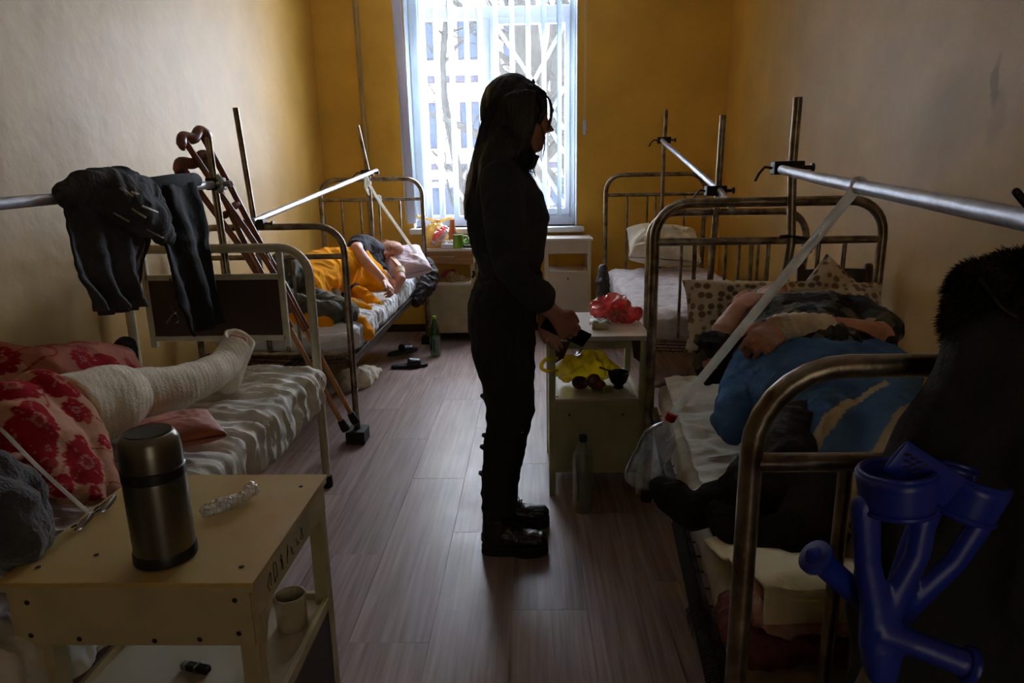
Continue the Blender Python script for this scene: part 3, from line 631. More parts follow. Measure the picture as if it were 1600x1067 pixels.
mk = MB(); rs = random.Random(4)     # scribbled pen marks along the side apron
for k in range(7):
    y = a[1]+.075+k*.03; z = zt-.05
    mk.tube(spl([(b[0]-.0015, y+rs.uniform(-.01, .01), z+rs.uniform(-.022, .022)) for _ in range(5)], 16), .0008, 4)
mk.build('pen_scribble', 'ink', nA)
# middle right: pale green-cream cabinet by the near right bed
def cab(name, label, xl, xr, y0, y1, zt, top_m, body_m, z_drawer, z_shelf, z_bot, drawer=None, lift=True):
    n = thing(name, ((xl+xr)/2, (y0+y1)/2, 0), label, 'bedside table')
    MB().box(xl-.005, xr+.012, y0-.01, y1+.01, zt-.02, zt).build('table_top', top_m, n, smooth=False, bevel=.002)
    for x in (xl, xr-.028):
        for y in (y0, y1-.028): MB().box(x, x+.028, y, y+.028, .0, zt-.02).build('leg', body_m, n, smooth=False, bevel=.002)
    if drawer:
        d = MB().box(xl+.004, xr-.004, y0-.012, y0+.01, z_drawer, zt-.022).build('drawer', drawer, n, smooth=False, bevel=.002)
        MB().tube([((xl+xr)/2-.05, y0-.012, (zt+z_drawer)/2), ((xl+xr)/2-.045, y0-.03, (zt+z_drawer)/2), ((xl+xr)/2+.045, y0-.03, (zt+z_drawer)/2), ((xl+xr)/2+.05, y0-.012, (zt+z_drawer)/2)], .005, 8).build('handle', 'zinc', d)
    else:
        MB().box(xl+.028, xr-.028, y0+.004, y0+.014, z_drawer, zt-.02).build('front_apron', body_m, n, smooth=False)
    MB().box(xl+.004, xr-.004, y0+.02, y1-.005, zt-.10 if not drawer else z_drawer, zt-.021).build('drawer_box', body_m, n, smooth=False) if drawer else None
    MB().box(xl+.02, xr-.02, y0+.005, y1-.005, z_shelf-.012, z_shelf).build('shelf', top_m, n, smooth=False, bevel=.001)
    for x in (xl+.03, xr-.05): MB().box(x, x+.012, y0+.03, y1-.02, z_shelf, z_shelf+.006).build('shelf_strip', body_m, n, smooth=False)
    MB().box(xl+.027, xr-.027, y0+.003, y0+.015, z_bot, z_shelf-.013).build('door', body_m, n, smooth=False, bevel=.0015)
    for x in (xl+.004, xr-.014): MB().box(x, x+.01, y0+.02, y1-.02, z_bot, z_shelf-.012).build('side_panel', body_m, n, smooth=False)
    MB().box(xl+.02, xr-.02, y1-.016, y1-.006, z_bot, z_shelf-.012).build('back_panel', body_m, n, smooth=False)
    return n
nM = cab('bedside_table', 'pale green bedside cabinet with the red bag on top, beside the near right bed', .068, .475, 2.75, 3.24, .715, 'table_top_white', 'green_cream_paint', .66, .44, .105)
for x in (.08, .445): MB().box(x, x+.02, 2.76, 3.22, .60, .69).build('side_apron', 'green_cream_paint', nM, smooth=False)
MB().prism([(.097, 2.752, .695), (.16, 2.752, .695), (.13, 2.752, .62), (.097, 2.752, .6)], (0, .01, 0)).build('corner_bracket', 'brown_panel', nM, smooth=False)
MB().prism([(.447, 2.752, .695), (.41, 2.752, .695), (.42, 2.752, .62), (.447, 2.752, .6)], (0, .01, 0)).build('corner_bracket', 'brown_panel', nM, smooth=False)
for x in (.155, .38): MB().lathe([(0, 0), (.006, .001), (0, .003)], 8, (x, 2.753, .37), (0, -1, 0)).build('screw_hole', 'ink', nM)
nL = cab('bedside_table', 'bedside table with a brown wooden drawer under the window, left of the standing woman', -.90, -.475, 5.62, 5.98, .79, 'table_top_white', 'cream_paint', .66, .50, .08, 'drawer_wood')
nR = cab('bedside_table', 'white bedside cabinet with open shelf under the window, right of the standing woman', .11, .49, 5.62, 5.96, .86, 'table_top_white', 'pale_laminate', .735, .59, .12)
MB().lathe([(0, 0), (.008, .001), (.008, .01), (0, .012)], 8, (.30, 5.623, .53), (0, -1, 0)).build('keyhole', 'ink', nR)
MB().box(.13, .47, 5.64, 5.66, .735, .84).build('front_panel', 'pale_laminate', nR, smooth=False)
#@@PEOPLE
# ------------------------------------------------------------------ people
def ss(a, b, x):
    t = max(0., min(1., (x-a)/(b-a))); return t*t*(3-2*t)
def gs(x, s): return math.exp(-(x/s)**2)
def headframe(c, f, up, s=1.):
    f = V(f).normalized(); u = V(up); u = (u-f*u.dot(f)).normalized(); r = f.cross(u)
    return Matrix(((r.x, f.x, u.x, c[0]), (r.y, f.y, u.y, c[1]), (r.z, f.z, u.z, c[2]), (0, 0, 0, 1))) @ Matrix.Scale(s, 4)
def head_mb(mb, M, old=False, ears=True):
    """sculpted head in its own frame: x right, y forward, z up"""
    n = 96; m = 72; vs = []; fs = []
    for i in range(m+1):
        q = PI*(i+.001)/(m+.002)
        for k in range(n):
            d = V((math.sin(q)*math.cos(2*PI*k/n), math.sin(q)*math.sin(2*PI*k/n), math.cos(q)))
            x, y, z = d.x*.075, d.y*.094, d.z*.116
            if z < 0:
                t = -z/.116; sq = math.sqrt(max(1-t*t, .01)); x *= 1-.30*t*t
                x *= min(1.25, (1-t**3)**.5/sq)
                if d.y > 0: y *= min(1.7, (1-t**5)**.5/sq)
                if d.y > 0: y = y*(1-.06*t)+.010*t*(d.y > .2)*d.y
                else: y *= 1-.55*t
                z *= 1.0
            if z > 0 and d.y < 0: y *= 1.06
            if d.y > 0:
                fr = ss(.1, .55, d.y)
                pr = ss(.024, -.024, z)*(1-ss(-.026, -.038, z))
                y += fr*(.024*gs(x, .010+.006*pr)*pr+.010*gs(x, .024)*gs(z+.026, .010)*.8)
                y += fr*.006*gs(z-.030, .010)*gs(x, .05)
                y -= fr*.013*gs(abs(x)-.031, .016)*gs(z-.012, .012)
                y += fr*.009*gs(abs(x)-.031, .012)*gs(z-.010, .008)      # eyeball under the lid
                y += fr*.007*gs(x, .020)*(gs(z+.053, .006)+gs(z+.066, .006)*.9)
                y -= fr*.004*gs(x, .02)*gs(z+.0595, .003)
                y += fr*.016*gs(x, .026)*gs(z+.096, .020)
                y += fr*.005*gs(abs(x)-.042, .018)*gs(z+.018, .02)
                if old: y -= fr*.006*gs(abs(x)-.045, .016)*gs(z+.055, .02)
            vs.append(M @ V((x, y, z)))
    for i in range(m):
        for k in range(n): fs.append((i*n+k, (i+1)*n+k, (i+1)*n+(k+1) % n, i*n+(k+1) % n))
    fs += [tuple(range(n)), tuple(m*n+k for k in range(n))[::-1]]
    mb.add(vs, fs)
    if ears:
        s = M.to_scale().x
        for sx in (-1, 1): mb.ell(M @ V((sx*.078, -.006, -.004)), (.007*s, .019*s, .031*s), 16, M.to_3x3().normalized() @ Matrix.Rotation(sx*-.3, 3, 'Z'))
def facepaint(M, old=False, lips=(.80, .42, .42)):
    I = M.inverted()
    def f(c):
        p = I @ V(c)
        if abs(p.x) > .12 or abs(p.y) > .14 or abs(p.z) > .14 or p.y < .02: return (1, 1, 1)
        col = np.ones(3)
        k = gs(abs(p.x)-.032, .017)*gs(p.z-.034+abs(abs(p.x)-.03)*.2, .0045); col = col*(1-k*.75)
        k = gs(abs(p.x)-.031, .014)*gs(p.z-.006-((abs(p.x)-.031)/.02)**2*.004, .0026); col = col*(1-k*.8)
        k = gs(p.x, .019)*gs(p.z+.0595, .009)*ss(.03, .08, p.y); col = col*(1-k)+col*np.array(lips)*k
        k = gs(p.x, .017)*gs(p.z+.0595, .002); col = col*(1-k*.6)
        k = gs(p.x, .006)*0
        if old:
            k = ss(-.03, -.07, p.z)*.22; col = col*(1-k)
            for zz in (.05, .062, .074): col = col*(1-.18*gs(p.z-zz-.01*math.sin(p.x*30), .0018)*ss(.05, .0, abs(p.x)))
            col = col*(1-.3*gs(abs(p.x)-.034-(-.03-p.z)*.35, .0025)*ss(-.02, -.03, p.z)*ss(-.075, -.06, p.z))
        return tuple(col)
    return f
def hand_mb(mb, w, d, n, th, curl=.5, s=1., curls=None, thumb=.5, spread=.0):
    """w wrist, d finger direction, n direction the palm faces, th side of the thumb"""
    w = V(w); d = V(d).normalized(); n = V(n); n = (n-d*n.dot(d)).normalized(); t = V(th); t = (t-d*t.dot(d)-n*t.dot(n)).normalized()
    mb.tube([w-d*.01*s, w+d*.02*s, w+d*.05*s, w+d*.085*s], [.027*s, .031*s, .038*s, .037*s], 16, side=t, rb=[.019*s, .018*s, .016*s, .012*s], e=2.6, dome=3)
    for i, (o, L, b) in enumerate(((.030, .074, .082), (.0095, .083, .088), (-.0115, .077, .086), (-.031, .060, .078))):
        c = (curls[i] if curls else curl)*1.25; p = w+d*b*s+t*o*s; pts = [p-d*.02*s, p]; a = c*.55; q = p
        for k, seg in enumerate((.42, .32, .26)):
            q = q+(d*math.cos(a)+n*math.sin(a)+t*(spread*(o/.03)*.25)).normalized()*L*seg*s; pts.append(q); a += c
        mb.tube(pts, [.0092*s, .0094*s, .0086*s, .0078*s, .0066*s], 10, dome=3)
    p = w+d*.018*s+t*.022*s; pts = [p]; v = (d*.72+t*.62+n*.25*thumb).normalized()
    pts.append(p+v*.036*s); v2 = (d*(.95)+t*(.35-.55*thumb)+n*.55*thumb).normalized(); pts.append(pts[-1]+v2*.034*s); pts.append(pts[-1]+(v2+n*.2*thumb-t*.2*thumb).normalized()*.026*s)
    mb.tube(pts, [.014*s, .0125*s, .0100*s, .0082*s], 10, dome=3)
def caster(o_mesh, off):
    bv = BVHTree.FromPolygons([tuple(V(v.co)+off) for v in o_mesh.vertices], [tuple(p.vertices) for p in o_mesh.polygons])
    def hit(px, py, lift=.002):
        d = (_f+_r*((px-800)/FPX)-_u*((py-533.5)/FPX)).normalized(); h = bv.ray_cast(CAMP, d)
        return (h[0]-d*lift) if h[0] else None
    return hit
def P3(lst): return [tuple(at(a, b, c)) for a, b, c in lst]

# ---- the standing woman
YB = 2.40
W = thing('person', (.0, YB, 0), 'standing long-haired woman in dark shirt and trousers in mid-room, looking right and holding a phone', 'person')
HM = headframe(tuple(at(810, 184, YB)), (.985, -.03, -.15), (.15, 0, 1))
nL_ = dict(neck=at(803, 255, YB))
body = MB(); head_mb(body, HM, ears=True)
body.tube(P3([(800, 205, YB), (798, 240, YB), (792, 262, YB), (790, 300, YB), (792, 350, YB), (793, 400, YB), (790, 440, YB), (783, 490, YB)]), [.052, .052, .055, .075, .085, .07, .07, .08], 20, side=(1, 0, 0), rb=[.050, .050, .06, .115, .115, .10, .10, .115], dome=3)
for s, Y in ((-1, 2.29), (1, 2.49)):
    body.tube(P3([(783, 505, Y), (786, 560, Y), (795, 645, Y), (784, 710, Y), (778, 790, Y), (779, 845, Y)]), [.07, .065, .045, .04, .03, .03], 14, dome=3)
    body.tube(P3([(779, 848, Y), (810, 858, Y), (838, 862, Y)]), [.035, .036, .028], 12, side=(0, 1, 0), rb=[.03, .025, .016], dome=3)
wr = at(868, 492, 2.20); hw = at(872, 497, 2.21)
body.tube([tuple(at(786, 280, 2.24)), tuple(at(792, 350, 2.20)), tuple(at(800, 428, 2.14)), tuple(at(830, 458, 2.15)), tuple(wr)], [.05, .043, .038, .036, .0255], 14, dome=3, rb=[.05, .043, .038, .034, .022])
hand_mb(body, tuple(wr), at(903, 530, 2.25)-at(868, 492, 2.20), (-.05, .95, -.30), (.62, 0, .78), s=.98, curls=[.40, .52, .66, .8], thumb=.55)
body.tube([tuple(at(788, 282, 2.56)), tuple(at(795, 350, 2.60)), tuple(at(802, 432, 2.62)), tuple(at(826, 462, 2.52)), tuple(at(850, 485, 2.41))], [.05, .043, .038, .035, .026], 14, dome=3)
hand_mb(body, tuple(at(850, 487, 2.40)), (.22, -.12, -.95), (.25, -.9, .1), (.95, .2, .2), s=.92, curls=[.22, .3, .4, .5], thumb=.4)
me = fuse(body, .0042, 2); paint(me, facepaint(HM)); link('body', me, 'skin_f', W)
sh = MB()
sh.tube(P3([(794, 446, YB), (796, 425, YB), (795, 390, YB), (793, 345, YB), (790, 303, YB), (794, 276, YB), (800, 258, YB)]), [.113, .108, .125, .144, .128, .095, .066], 28, side=(1, 0, 0), rb=[.148, .142, .152, .172, .178, .15, .075], e=2.2, dome=2)
sh.tube([tuple(at(785, 285, 2.24)), tuple(at(787, 345, 2.185)), tuple(at(800, 425, 2.12)), tuple(at(826, 451, 2.14)), tuple(at(843, 466, 2.15))], [.072, .066, .058, .056, .054], 20, rb=[.072, .064, .056, .052, .050], dome=3)
sh.tube([tuple(at(787, 288, 2.56)), tuple(at(790, 345, 2.62)), tuple(at(802, 428, 2.64)), tuple(at(824, 452, 2.55)), tuple(at(834, 462, 2.51))], [.07, .064, .057, .054, .05], 20, dome=3)
me = fuse(sh, .006, 4, creases(.007, 7, 2.2, (1, 1, .8))); shirt = link('shirt', me, 'navy_cloth', W)
cu = MB().tube([tuple(at(836, 459, 2.145)), tuple(at(846, 469, 2.152))], [.058, .057], 20, rb=[.054, .053]); link('sleeve_cuff', fuse(cu, .005, 2), 'navy_cloth', shirt)
cl = MB()
def colf(u, v):
    a = -2.5+5.0*u; c = at(803, 250, YB); r = .061+.006*v; return (c.x+.004+r*1.05*math.cos(a)+.012*v*math.cos(a), c.y+r*math.sin(a), c.z-.012+.042*v-.030*math.cos(a)+.012)
cl.grid(colf, 30, 6).build('collar', 'navy_cloth', shirt, solid=.004, fix=False)
MB().prism([tuple(at(824, 246, YB-.03)), tuple(at(838, 251, YB-.03)), tuple(at(829, 267, YB-.03)), tuple(at(818, 262, YB-.03))], (0, .05, 0)).build('collar_point', 'navy_cloth', shirt, bevel=.002)
tr = MB()
tr.tube(P3([(797, 428, YB), (793, 445, YB), (784, 480, YB), (784, 515, YB)]), [.108, .108, .124, .118], 24, side=(1, 0, 0), rb=[.145, .15, .178, .17], dome=2)
for Y, dx in ((2.29, 0), (2.49, 4)):
    tr.tube(P3([(784+dx, 470, Y), (783+dx, 500, Y), (786+dx, 535, Y), (792+dx, 590, Y), (797+dx, 640, Y), (789+dx, 690, Y), (781+dx, 740, Y), (779+dx, 790, Y)]), [.10, .112, .112, .095, .083, .074, .066, .062], 22, side=(1, 0, 0), rb=[.09, .098, .098, .088, .08, .074, .068, .064], dome=2)
me = fuse(tr, .006, 4, creases(.0085, 8, 6.2, (1, 1, .9))); tro = link('trousers', me, 'black_cloth', W)
for (x, y, a) in ((760, 575, .5), (756, 594, .4), (755, 622, .6), (757, 682, .3), (754, 700, .3), (752, 742, .5)):
    c = at(x, y, 2.29); MB().prism([tuple(c+V((.02, -.01, .014))), tuple(c+V((-.011, -.01, .016*a))), tuple(c+V((.004, -.01, -.006))), tuple(c+V((.02, -.01, -.016)))], (0, .03, 0)).build('pocket_flap', 'black_cloth', tro, bevel=.002)
MB().tube(P3([(739, 423, 2.40), (741, 428, 2.40), (738, 434, 2.40)]), .004, 6).build('belt_loop', 'black_cloth', tro)
MB().tube([tuple(at(797, 433, YB)+V((.112*math.cos(q), .15*math.sin(q), 0))) for q in [2*PI*k/32 for k in range(32)]], .018, 10, side=(0, 0, 1), rb=.004, closed=True).build('belt', 'black_cloth', W)
for Y, dx in ((2.285, 0), (2.49, 2)):
    h0 = at(752+dx, 855 if Y < 2.4 else 812, Y).x; t0_ = at(857+dx, 855 if Y < 2.4 else 812, Y).x; L = t0_-h0
    bt = MB(); z = .035
    bt.tube([(h0+.04, Y, z+.03), (h0+.09, Y, z+.03), (h0+.16, Y, z+.022), (t0_-.03, Y, z+.018)], [.040, .042, .045, .040], 18, side=(0, 1, 0), rb=[.04, .038, .032, .028], dome=5, e=2.3)
    bt.tube([(h0+.055, Y, z+.02), (h0+.058, Y, .13), (h0+.062, Y, .20)], [.052, .05, .054], 18, side=(1, 0, 0), rb=[.040, .042, .048])
    bt.tube([(h0+.07, Y, .12), (h0+.12, Y, .085), (h0+.16, Y, .065)], [.032, .034, .034], 14, side=(0, 1, 0), rb=[.03, .028, .022])
    me = fuse(bt, .005, 4, creases(.0028, 26, 3)); bo = link('boot', me, 'black_leather', W)
    def outl(k, g=0):
        q = 2*PI*k/36; c, s_ = math.cos(q), math.sin(q); ww = (.050 if c > 0 else .040)+g; return (h0+L/2+(L/2+g)*math.copysign(abs(c)**.8, c), Y+ww*math.copysign(abs(s_)**.85, s_)*(1-.12*gs(c+.15, .3)))
    MB().prism([(*outl(k), .0) for k in range(36)], (0, 0, .018)).prism([(*outl(k, -.001), .0182) for k in range(36)], (0, 0, .022)).build('sole', 'boot_sole', bo, bevel=.003)
    mb = MB()
    for k in range(5):
        x = h0+.150-.019*k; zz = .098+.020*k; mb.tube([(x, Y-.030, zz-.006), (x+.010, Y, zz+.012), (x, Y+.030, zz-.006)], .0022, 6)
        mb.tube([(x, Y-.030, zz-.006), (x-.003, Y, zz+.022), (x-.012, Y+.028, zz+.012)], .0022, 6)
    mb.build('lace', 'boot_sole', bo)
# hair
hr = MB(); hc = HM @ V((0, -.030, .022))
hr.ell(hc, (.105, .088, .116), 32, Matrix.Rotation(.22, 3, 'Y'))
hr.tube(P3([(798, 165, YB), (786, 200, YB), (771, 235, YB), (756, 265, YB), (744, 292, YB), (735, 318, YB), (731, 340, YB)]), [.092, .075, .062, .050, .034, .022, .010], 24, side=(1, 0, 0), rb=[.09, .098, .105, .110, .105, .095, .07], dome=3)
hr.tube(P3([(812, 150, 2.31), (817, 185, 2.305), (812, 215, 2.305), (800, 245, 2.30)]), [.058, .050, .040, .03], 16, side=(1, 0, 0), rb=[.02, .02, .022, .03], dome=2)
hr.tube(P3([(812, 150, 2.49), (817, 185, 2.50), (812, 215, 2.495), (800, 245, 2.49)]), [.058, .050, .040, .03], 16, side=(1, 0, 0), rb=[.02, .02, .022, .03], dome=2)
hr.tube(P3([(830, 140, 2.36), (846, 150, 2.34), (850, 170, 2.33), (843, 190, 2.325)]), [.022, .02, .014, .01], 10, dome=2)
hr.tube(P3([(788, 215, 2.30), (772, 255, 2.28), (760, 290, 2.27), (748, 316, 2.27)]), [.05, .048, .034, .012], 16, side=(1, 0, 0), rb=[.03, .028, .02, .01], dome=2)
me = fuse(hr, .006, 3, lambda p: .0035*noise.noise(V((p[0]*60, p[1]*60, p[2]*6)))); hair = link('hair', me, 'black_hair', W)
rs = random.Random(11); st = MB()
for k in range(420):
    q = rs.uniform(0, 1); top = (798+rs.uniform(-24, 38), 124+rs.uniform(0, 26)); yy = YB+rs.uniform(-.085, .085)
    e = rs.uniform(0, 1)
    path = [(top[0]*.5+400, 140, YB+(yy-YB)*.4), (778-14*e+rs.uniform(-3, 3), 160+rs.uniform(-6, 6), yy), (764-14*e+rs.uniform(-3, 6), 205, yy), (748-9*e+rs.uniform(-3, 12), 250, yy), (736-7*e+rs.uniform(-2, 14), 290, yy), (728+rs.uniform(-3, 24), 318+rs.uniform(-14, 24), yy)]
    st.tube(spl(P3(path), 14), .0011, 3, caps=False)
for k in range(40):    # strands falling in front of the face and under the chin
    a = rs.uniform(0, 1); yy = 2.33+rs.uniform(-.02, .02)
    st.tube(spl(P3([(824+rs.uniform(-5, 5), 126+rs.uniform(0, 8), YB-.02), (846+4*a, 140+6*a, yy), (858+4*a, 160, yy), (862+2*a-rs.uniform(0, 3), 180, yy), (857+rs.uniform(-3, 3), 197+rs.uniform(-8, 8), yy)]), 12), .0008, 3, caps=False)
for k in range(36):
    yy = 2.34+rs.uniform(-.02, .02); x = rs.uniform(-4, 4)
    st.tube(spl(P3([(830, 200, 2.32), (826+x, 225, yy), (834+x, 245+rs.uniform(-4, 4), yy), (828+x*1.6, 262, yy), (832+x*1.5, 270+rs.uniform(-8, 8), yy)]), 10), .0010, 3, caps=False)
for k in range(8): st.tube(spl(P3([(843, 190, 2.33), (852+rs.uniform(-2, 2), 222, 2.33), (848, 244+rs.uniform(-4, 4), 2.33)]), 8), .0009, 3, caps=False)
tag(st.build('hair_strands', 'black_hair', hair, fix=False), kind='stuff')
ph = MB(); c = at(884, 517, 2.285); dx = (at(914, 530, 2.285)-at(850, 500, 2.285)).normalized(); dn = V((.35, .75, .55)); dn = (dn-dx*dn.dot(dx)).normalized(); dy = dx.cross(dn)
Mp = Matrix(((dx.x, dy.x, dn.x, c.x), (dx.y, dy.y, dn.y, c.y), (dx.z, dy.z, dn.z, c.z), (0, 0, 0, 1)))
phn = ph.box(-.082, .082, -.039, .039, -.0055, .0055, Mp).build('smartphone', 'phone', None, smooth=False, bevel=.003); tag(phn, 'black smartphone held in the standing woman\'s hands', 'phone')

# ---- man asleep on his side, back left bed
B = thing('person', (-1.3, 4.6, .6), 'bald man in a dark t-shirt asleep on his side, back left bed', 'person')
HB = headframe(tuple(at(606, 393, 5.10)), (.16, -.97, .02), (.93, .16, .22), 1.02)
body = MB(); head_mb(body, HB, old=True)
body.tube(P3([(598, 404, 5.10), (586, 406, 5.04), (572, 408, 4.95), (548, 422, 4.8), (525, 440, 4.6), (505, 455, 4.35), (500, 462, 4.2)]), [.058, .06, .10, .10, .085, .09, .08], 18, side=(0, 0, 1), rb=[.055, .06, .09, .09, .085, .085, .08], dome=3)
body.tube(P3([(574, 384, 4.88), (562, 383, 4.76), (556, 390, 4.62), (572, 410, 4.53), (588, 427, 4.48), (601, 440, 4.45)]), [.055, .052, .045, .040, .034, .026], 14, dome=3)
hand_mb(body, tuple(at(601, 440, 4.45)), at(613, 454, 4.38)-at(601, 440, 4.45), (-.5, -.3, -.75), (-.3, -.7, .2), s=1.0, curls=[.65, .7, .75, .8], thumb=.3)
body.tube(P3([(588, 418, 4.95), (605, 440, 4.80), (622, 450, 4.68), (626, 436, 4.74), (625, 422, 4.82)]), [.052, .044, .038, .037, .028], 14, dome=3)
hand_mb(body, tuple(at(625, 422, 4.82)), at(619, 403, 4.93)-at(625, 422, 4.82), (-.7, .5, 0), (-.4, -.6, .2), s=.98, curl=.25, thumb=.3)
me = fuse(body, .0045, 2); paint(me, facepaint(HB, True, (.86, .6, .58))); link('body', me, 'skin', B)
tb = MB().tube(P3([(588, 402, 5.02), (572, 405, 4.93), (552, 418, 4.8), (540, 432, 4.66), (528, 446, 4.5)]), [.075, .135, .145, .135, .13], 22, side=(0, 0, 1), rb=[.08, .125, .13, .13, .13], dome=2)
tb.tube(P3([(586, 392, 5.0), (574, 386, 4.90), (562, 384, 4.78), (556, 389, 4.67)]), [.08, .088, .082, .064], 16, dome=1)
tb.tube(P3([(585, 416, 4.95), (597, 428, 4.88)]), [.068, .06], 16, dome=1)
link('tshirt', fuse(tb, .006, 3, creases(.006, 11, 1.7)), 'tshirt', B)
tb = MB().tube(P3([(505, 462, 4.3), (470, 440, 4.05), (440, 415, 3.62), (430, 440, 3.62), (445, 470, 3.72)]), [.115, .10, .075, .065, .06], 20, dome=3)
tb.tube(P3([(505, 470, 4.3), (480, 470, 3.95), (540, 488, 3.72), (545, 490, 3.66)]), [.105, .09, .075, .06], 20, dome=3)
tb.tube(P3([(445, 468, 3.72), (475, 482, 3.66), (520, 488, 3.62)]), [.07, .07, .06], 18, dome=3)
link('trousers', fuse(tb, .007, 4, creases(.012, 8, 4.1)), 'olive_cloth', B)
MB().tube([at(625.5, 428, 4.785), at(625, 420, 4.83)], [.0345, .033], 16).build('wrist_bandage', 'gauze', B)
# pillow and strap of that man
def pillow(name, label, c, hx, hy, hz, m, rot=(0, 0, 0), seed=1, amp=.008, cat='pillow', e=2.6):
    from mathutils import Euler
    R = Euler(rot).to_matrix().to_4x4(); R.translation = V(c)
    def f(p): return p
    mb = MB(); nu, nv = 60, 60
    def g(u, v, s):
        a, b = 2*u-1, 2*v-1
        t = (max(0, 1-abs(a)**3)*max(0, 1-abs(b)**3))**.42
        pin = 1-.10*(abs(a)**2)*(1-abs(b)**4)*0-.07*((1-abs(b)**2)*abs(a)**6+0)
        x, y = hx*a*(1-.08*(1-b*b)*0+.05*abs(b)**3*1), hy*b*(1+.05*abs(a)**3)
        w_ = amp*(ridge((x+seed, y, s), 9, seed)*.7+ridge((x, y+seed, s), 18, seed+2)*.4)*(.25+.75*t)
        return R @ V((x, y, s*(hz*t+w_+.002)))
    mb.grid(lambda u, v: g(u, v, 1), nu, nv); mb.grid(lambda u, v: g(u, v, -1), nu, nv)
    bm = bmesh.new(); bm.from_mesh(mb.mesh()); bmesh.ops.remove_doubles(bm, verts=bm.verts, dist=.0045 if False else .0005)
    bmesh.ops.recalc_face_normals(bm, faces=bm.faces); me = bpy.data.meshes.new(name); bm.to_mesh(me); bm.free()
    o = link(name, me, m); return tag(o, label, cat)
mat('pink_cloth', (214, 196, 204), .85, var=.05, bump=.3, bs=30, sheen=.2)
mat('pillow_cream', (216, 208, 184), .85, var=.08, vs=5, bump=.3, bs=30, sheen=.2)
pillow('pillow', 'pale pink pillow under the sleeping bald man\'s head', tuple(at(626, 410, 5.12)), .19, .19, .075, 'pink_cloth', (.35, -.12, .35), 5, .010)
pillow('pillow', 'crumpled cream pillow on the empty back right bed', tuple(at(1036, 383, 5.28)), .26, .16, .125, 'pillow_cream', (.62, .08, .0), 8, .016)
def strapf(name, label, pts, wd, m='strap', th=.0025):
    o = MB().tube(spl(pts, 30), wd/2, 8, side=(1, 0, 0), rb=th, e=3).build(name, m); return tag(o, label, 'strap')
strapf('traction_strap', 'white strap tied to the bar over the sleeping man, reaching his pillow', [tuple(at(571, 278, 5.35)), tuple(at(590, 310, 5.28)), tuple(at(618, 350, 5.2)), tuple(at(650, 396, 5.12))], .022)
kb = MB().tube(spl([tuple(at(571, 276, 5.33)), tuple(at(574, 286, 5.33)), tuple(at(572, 292, 5.33)), tuple(at(577, 305, 5.32))], 12), [.024]*6+[.02, .016, .013, .011, .008, .005], 8, rb=.012); tag(link('strap_knot', fuse(kb, .004, 2, creases(.004, 40, 2)), 'strap'), 'bunched knot of white strap on the bar end over the sleeping man', 'knot')
kb = MB().tube(P3([(592, 308, 5.55), (594, 318, 5.55)]), [.02, .014], 8, dome=3); tag(link('cloth_knot', fuse(kb, .004, 2, creases(.004, 40, 4)), 'strap'), 'small white cloth knotted round the headboard rail, back left bed', 'knot')
# yellow blanket
yb = MB()
yb.tube(P3([(585, 440, 4.72), (562, 425, 4.72), (535, 425, 4.6), (505, 430, 4.4), (485, 440, 4.2), (470, 455, 4.0)]), [.11, .17, .18, .17, .16, .13], 26, side=(0, 0, 1), rb=[.09, .15, .16, .16, .15, .12], dome=4)
yb.tube(P3([(470, 470, 4.0), (450, 490, 3.75), (470, 505, 3.62), (510, 505, 3.58)]), [.08, .07, .06, .05], 18, dome=3)
yb.tube(P3([(560, 458, 4.45), (580, 470, 4.3), (590, 476, 4.2)]), [.05, .04, .025], 14, dome=3)
yb.tube(P3([(520, 478, 4.2), (552, 478, 4.1), (575, 482, 4.05)]), [.05, .05, .03], 14, dome=3)
yb.tube(P3([(490, 500, 3.75), (530, 500, 3.7), (565, 508, 3.7), (572, 524, 3.68)]), [.055, .05, .055, .045], 16, dome=4)
tag(link('blanket', fuse(yb, .0075, 5, creases(.013, 6, 9.1, (1, 1, 1))), 'yellow_fleece'), 'bright yellow fleece blanket bundled over the sleeping bald man', 'blanket')

# ---- man with the plaster leg, near left bed
A = thing('person', (-1.3, 1.4, .6), 'man on the near left bed with one leg in plaster and a grey sleeve', 'person')
body = MB()
body.tube([(-1.40, .70, .72), (-1.38, .95, .72), (-1.36, 1.20, .70), (-1.34, 1.45, .70)], [.13, .14, .15, .15], 18, side=(1, 0, 0), rb=[.09, .10, .11, .11], dome=3)
LG = P3([(100, 650, 1.60), (165, 628, 1.74), (200, 618, 1.85), (270, 608, 2.0), (325, 586, 2.18), (352, 570, 2.32), (368, 545, 2.42), (378, 516, 2.50)])
body.tube(LG[:7], [.095, .08, .062, .056, .046, .040, .034], 16, dome=2)
ft = at(356, 584, 2.36); ftt = at(376, 522, 2.50)
fd = (ftt-ft).normalized()
body.tube([ft, ft+fd*.08, ftt-fd*.03], [.036, .042, .040], 14, side=(.9, -.3, 0), rb=[.034, .028, .018], dome=3)
for k in range(5):
    p = ftt+V((.9, -.3, 0)).normalized()*(-.030+.0155*k)+fd*(-.030-.004*abs(k-1)); body.tube([p-fd*.02, p+fd*.022+V((0, -.006, 0))], [.0095 if k else .013, .0085 if k else .012], 10, dome=3)
body.tube([(-1.42, 1.45, .69), (-1.50, 1.75, .69), tuple(at(150, 575, 2.0)), tuple(at(195, 560, 2.38))], [.095, .085, .06, .045], 14, dome=3)
body.tube([(-1.20, .78, .76), (-1.12, .95, .72), tuple(at(-40, 770, 1.12)), tuple(at(-18, 752, 1.2))], [.055, .05, .04, .03], 12, dome=3)
hand_mb(body, tuple(at(-18, 752, 1.2)), at(8, 738, 1.26)-at(-18, 752, 1.2), (.3, .8, -.4), (.2, 0, 1), s=.95, curl=.7, thumb=.6)
HA = headframe((-1.42, .52, .80), (0, .35, .93), (0, -.93, .35)); head_mb(body, HA, old=True)
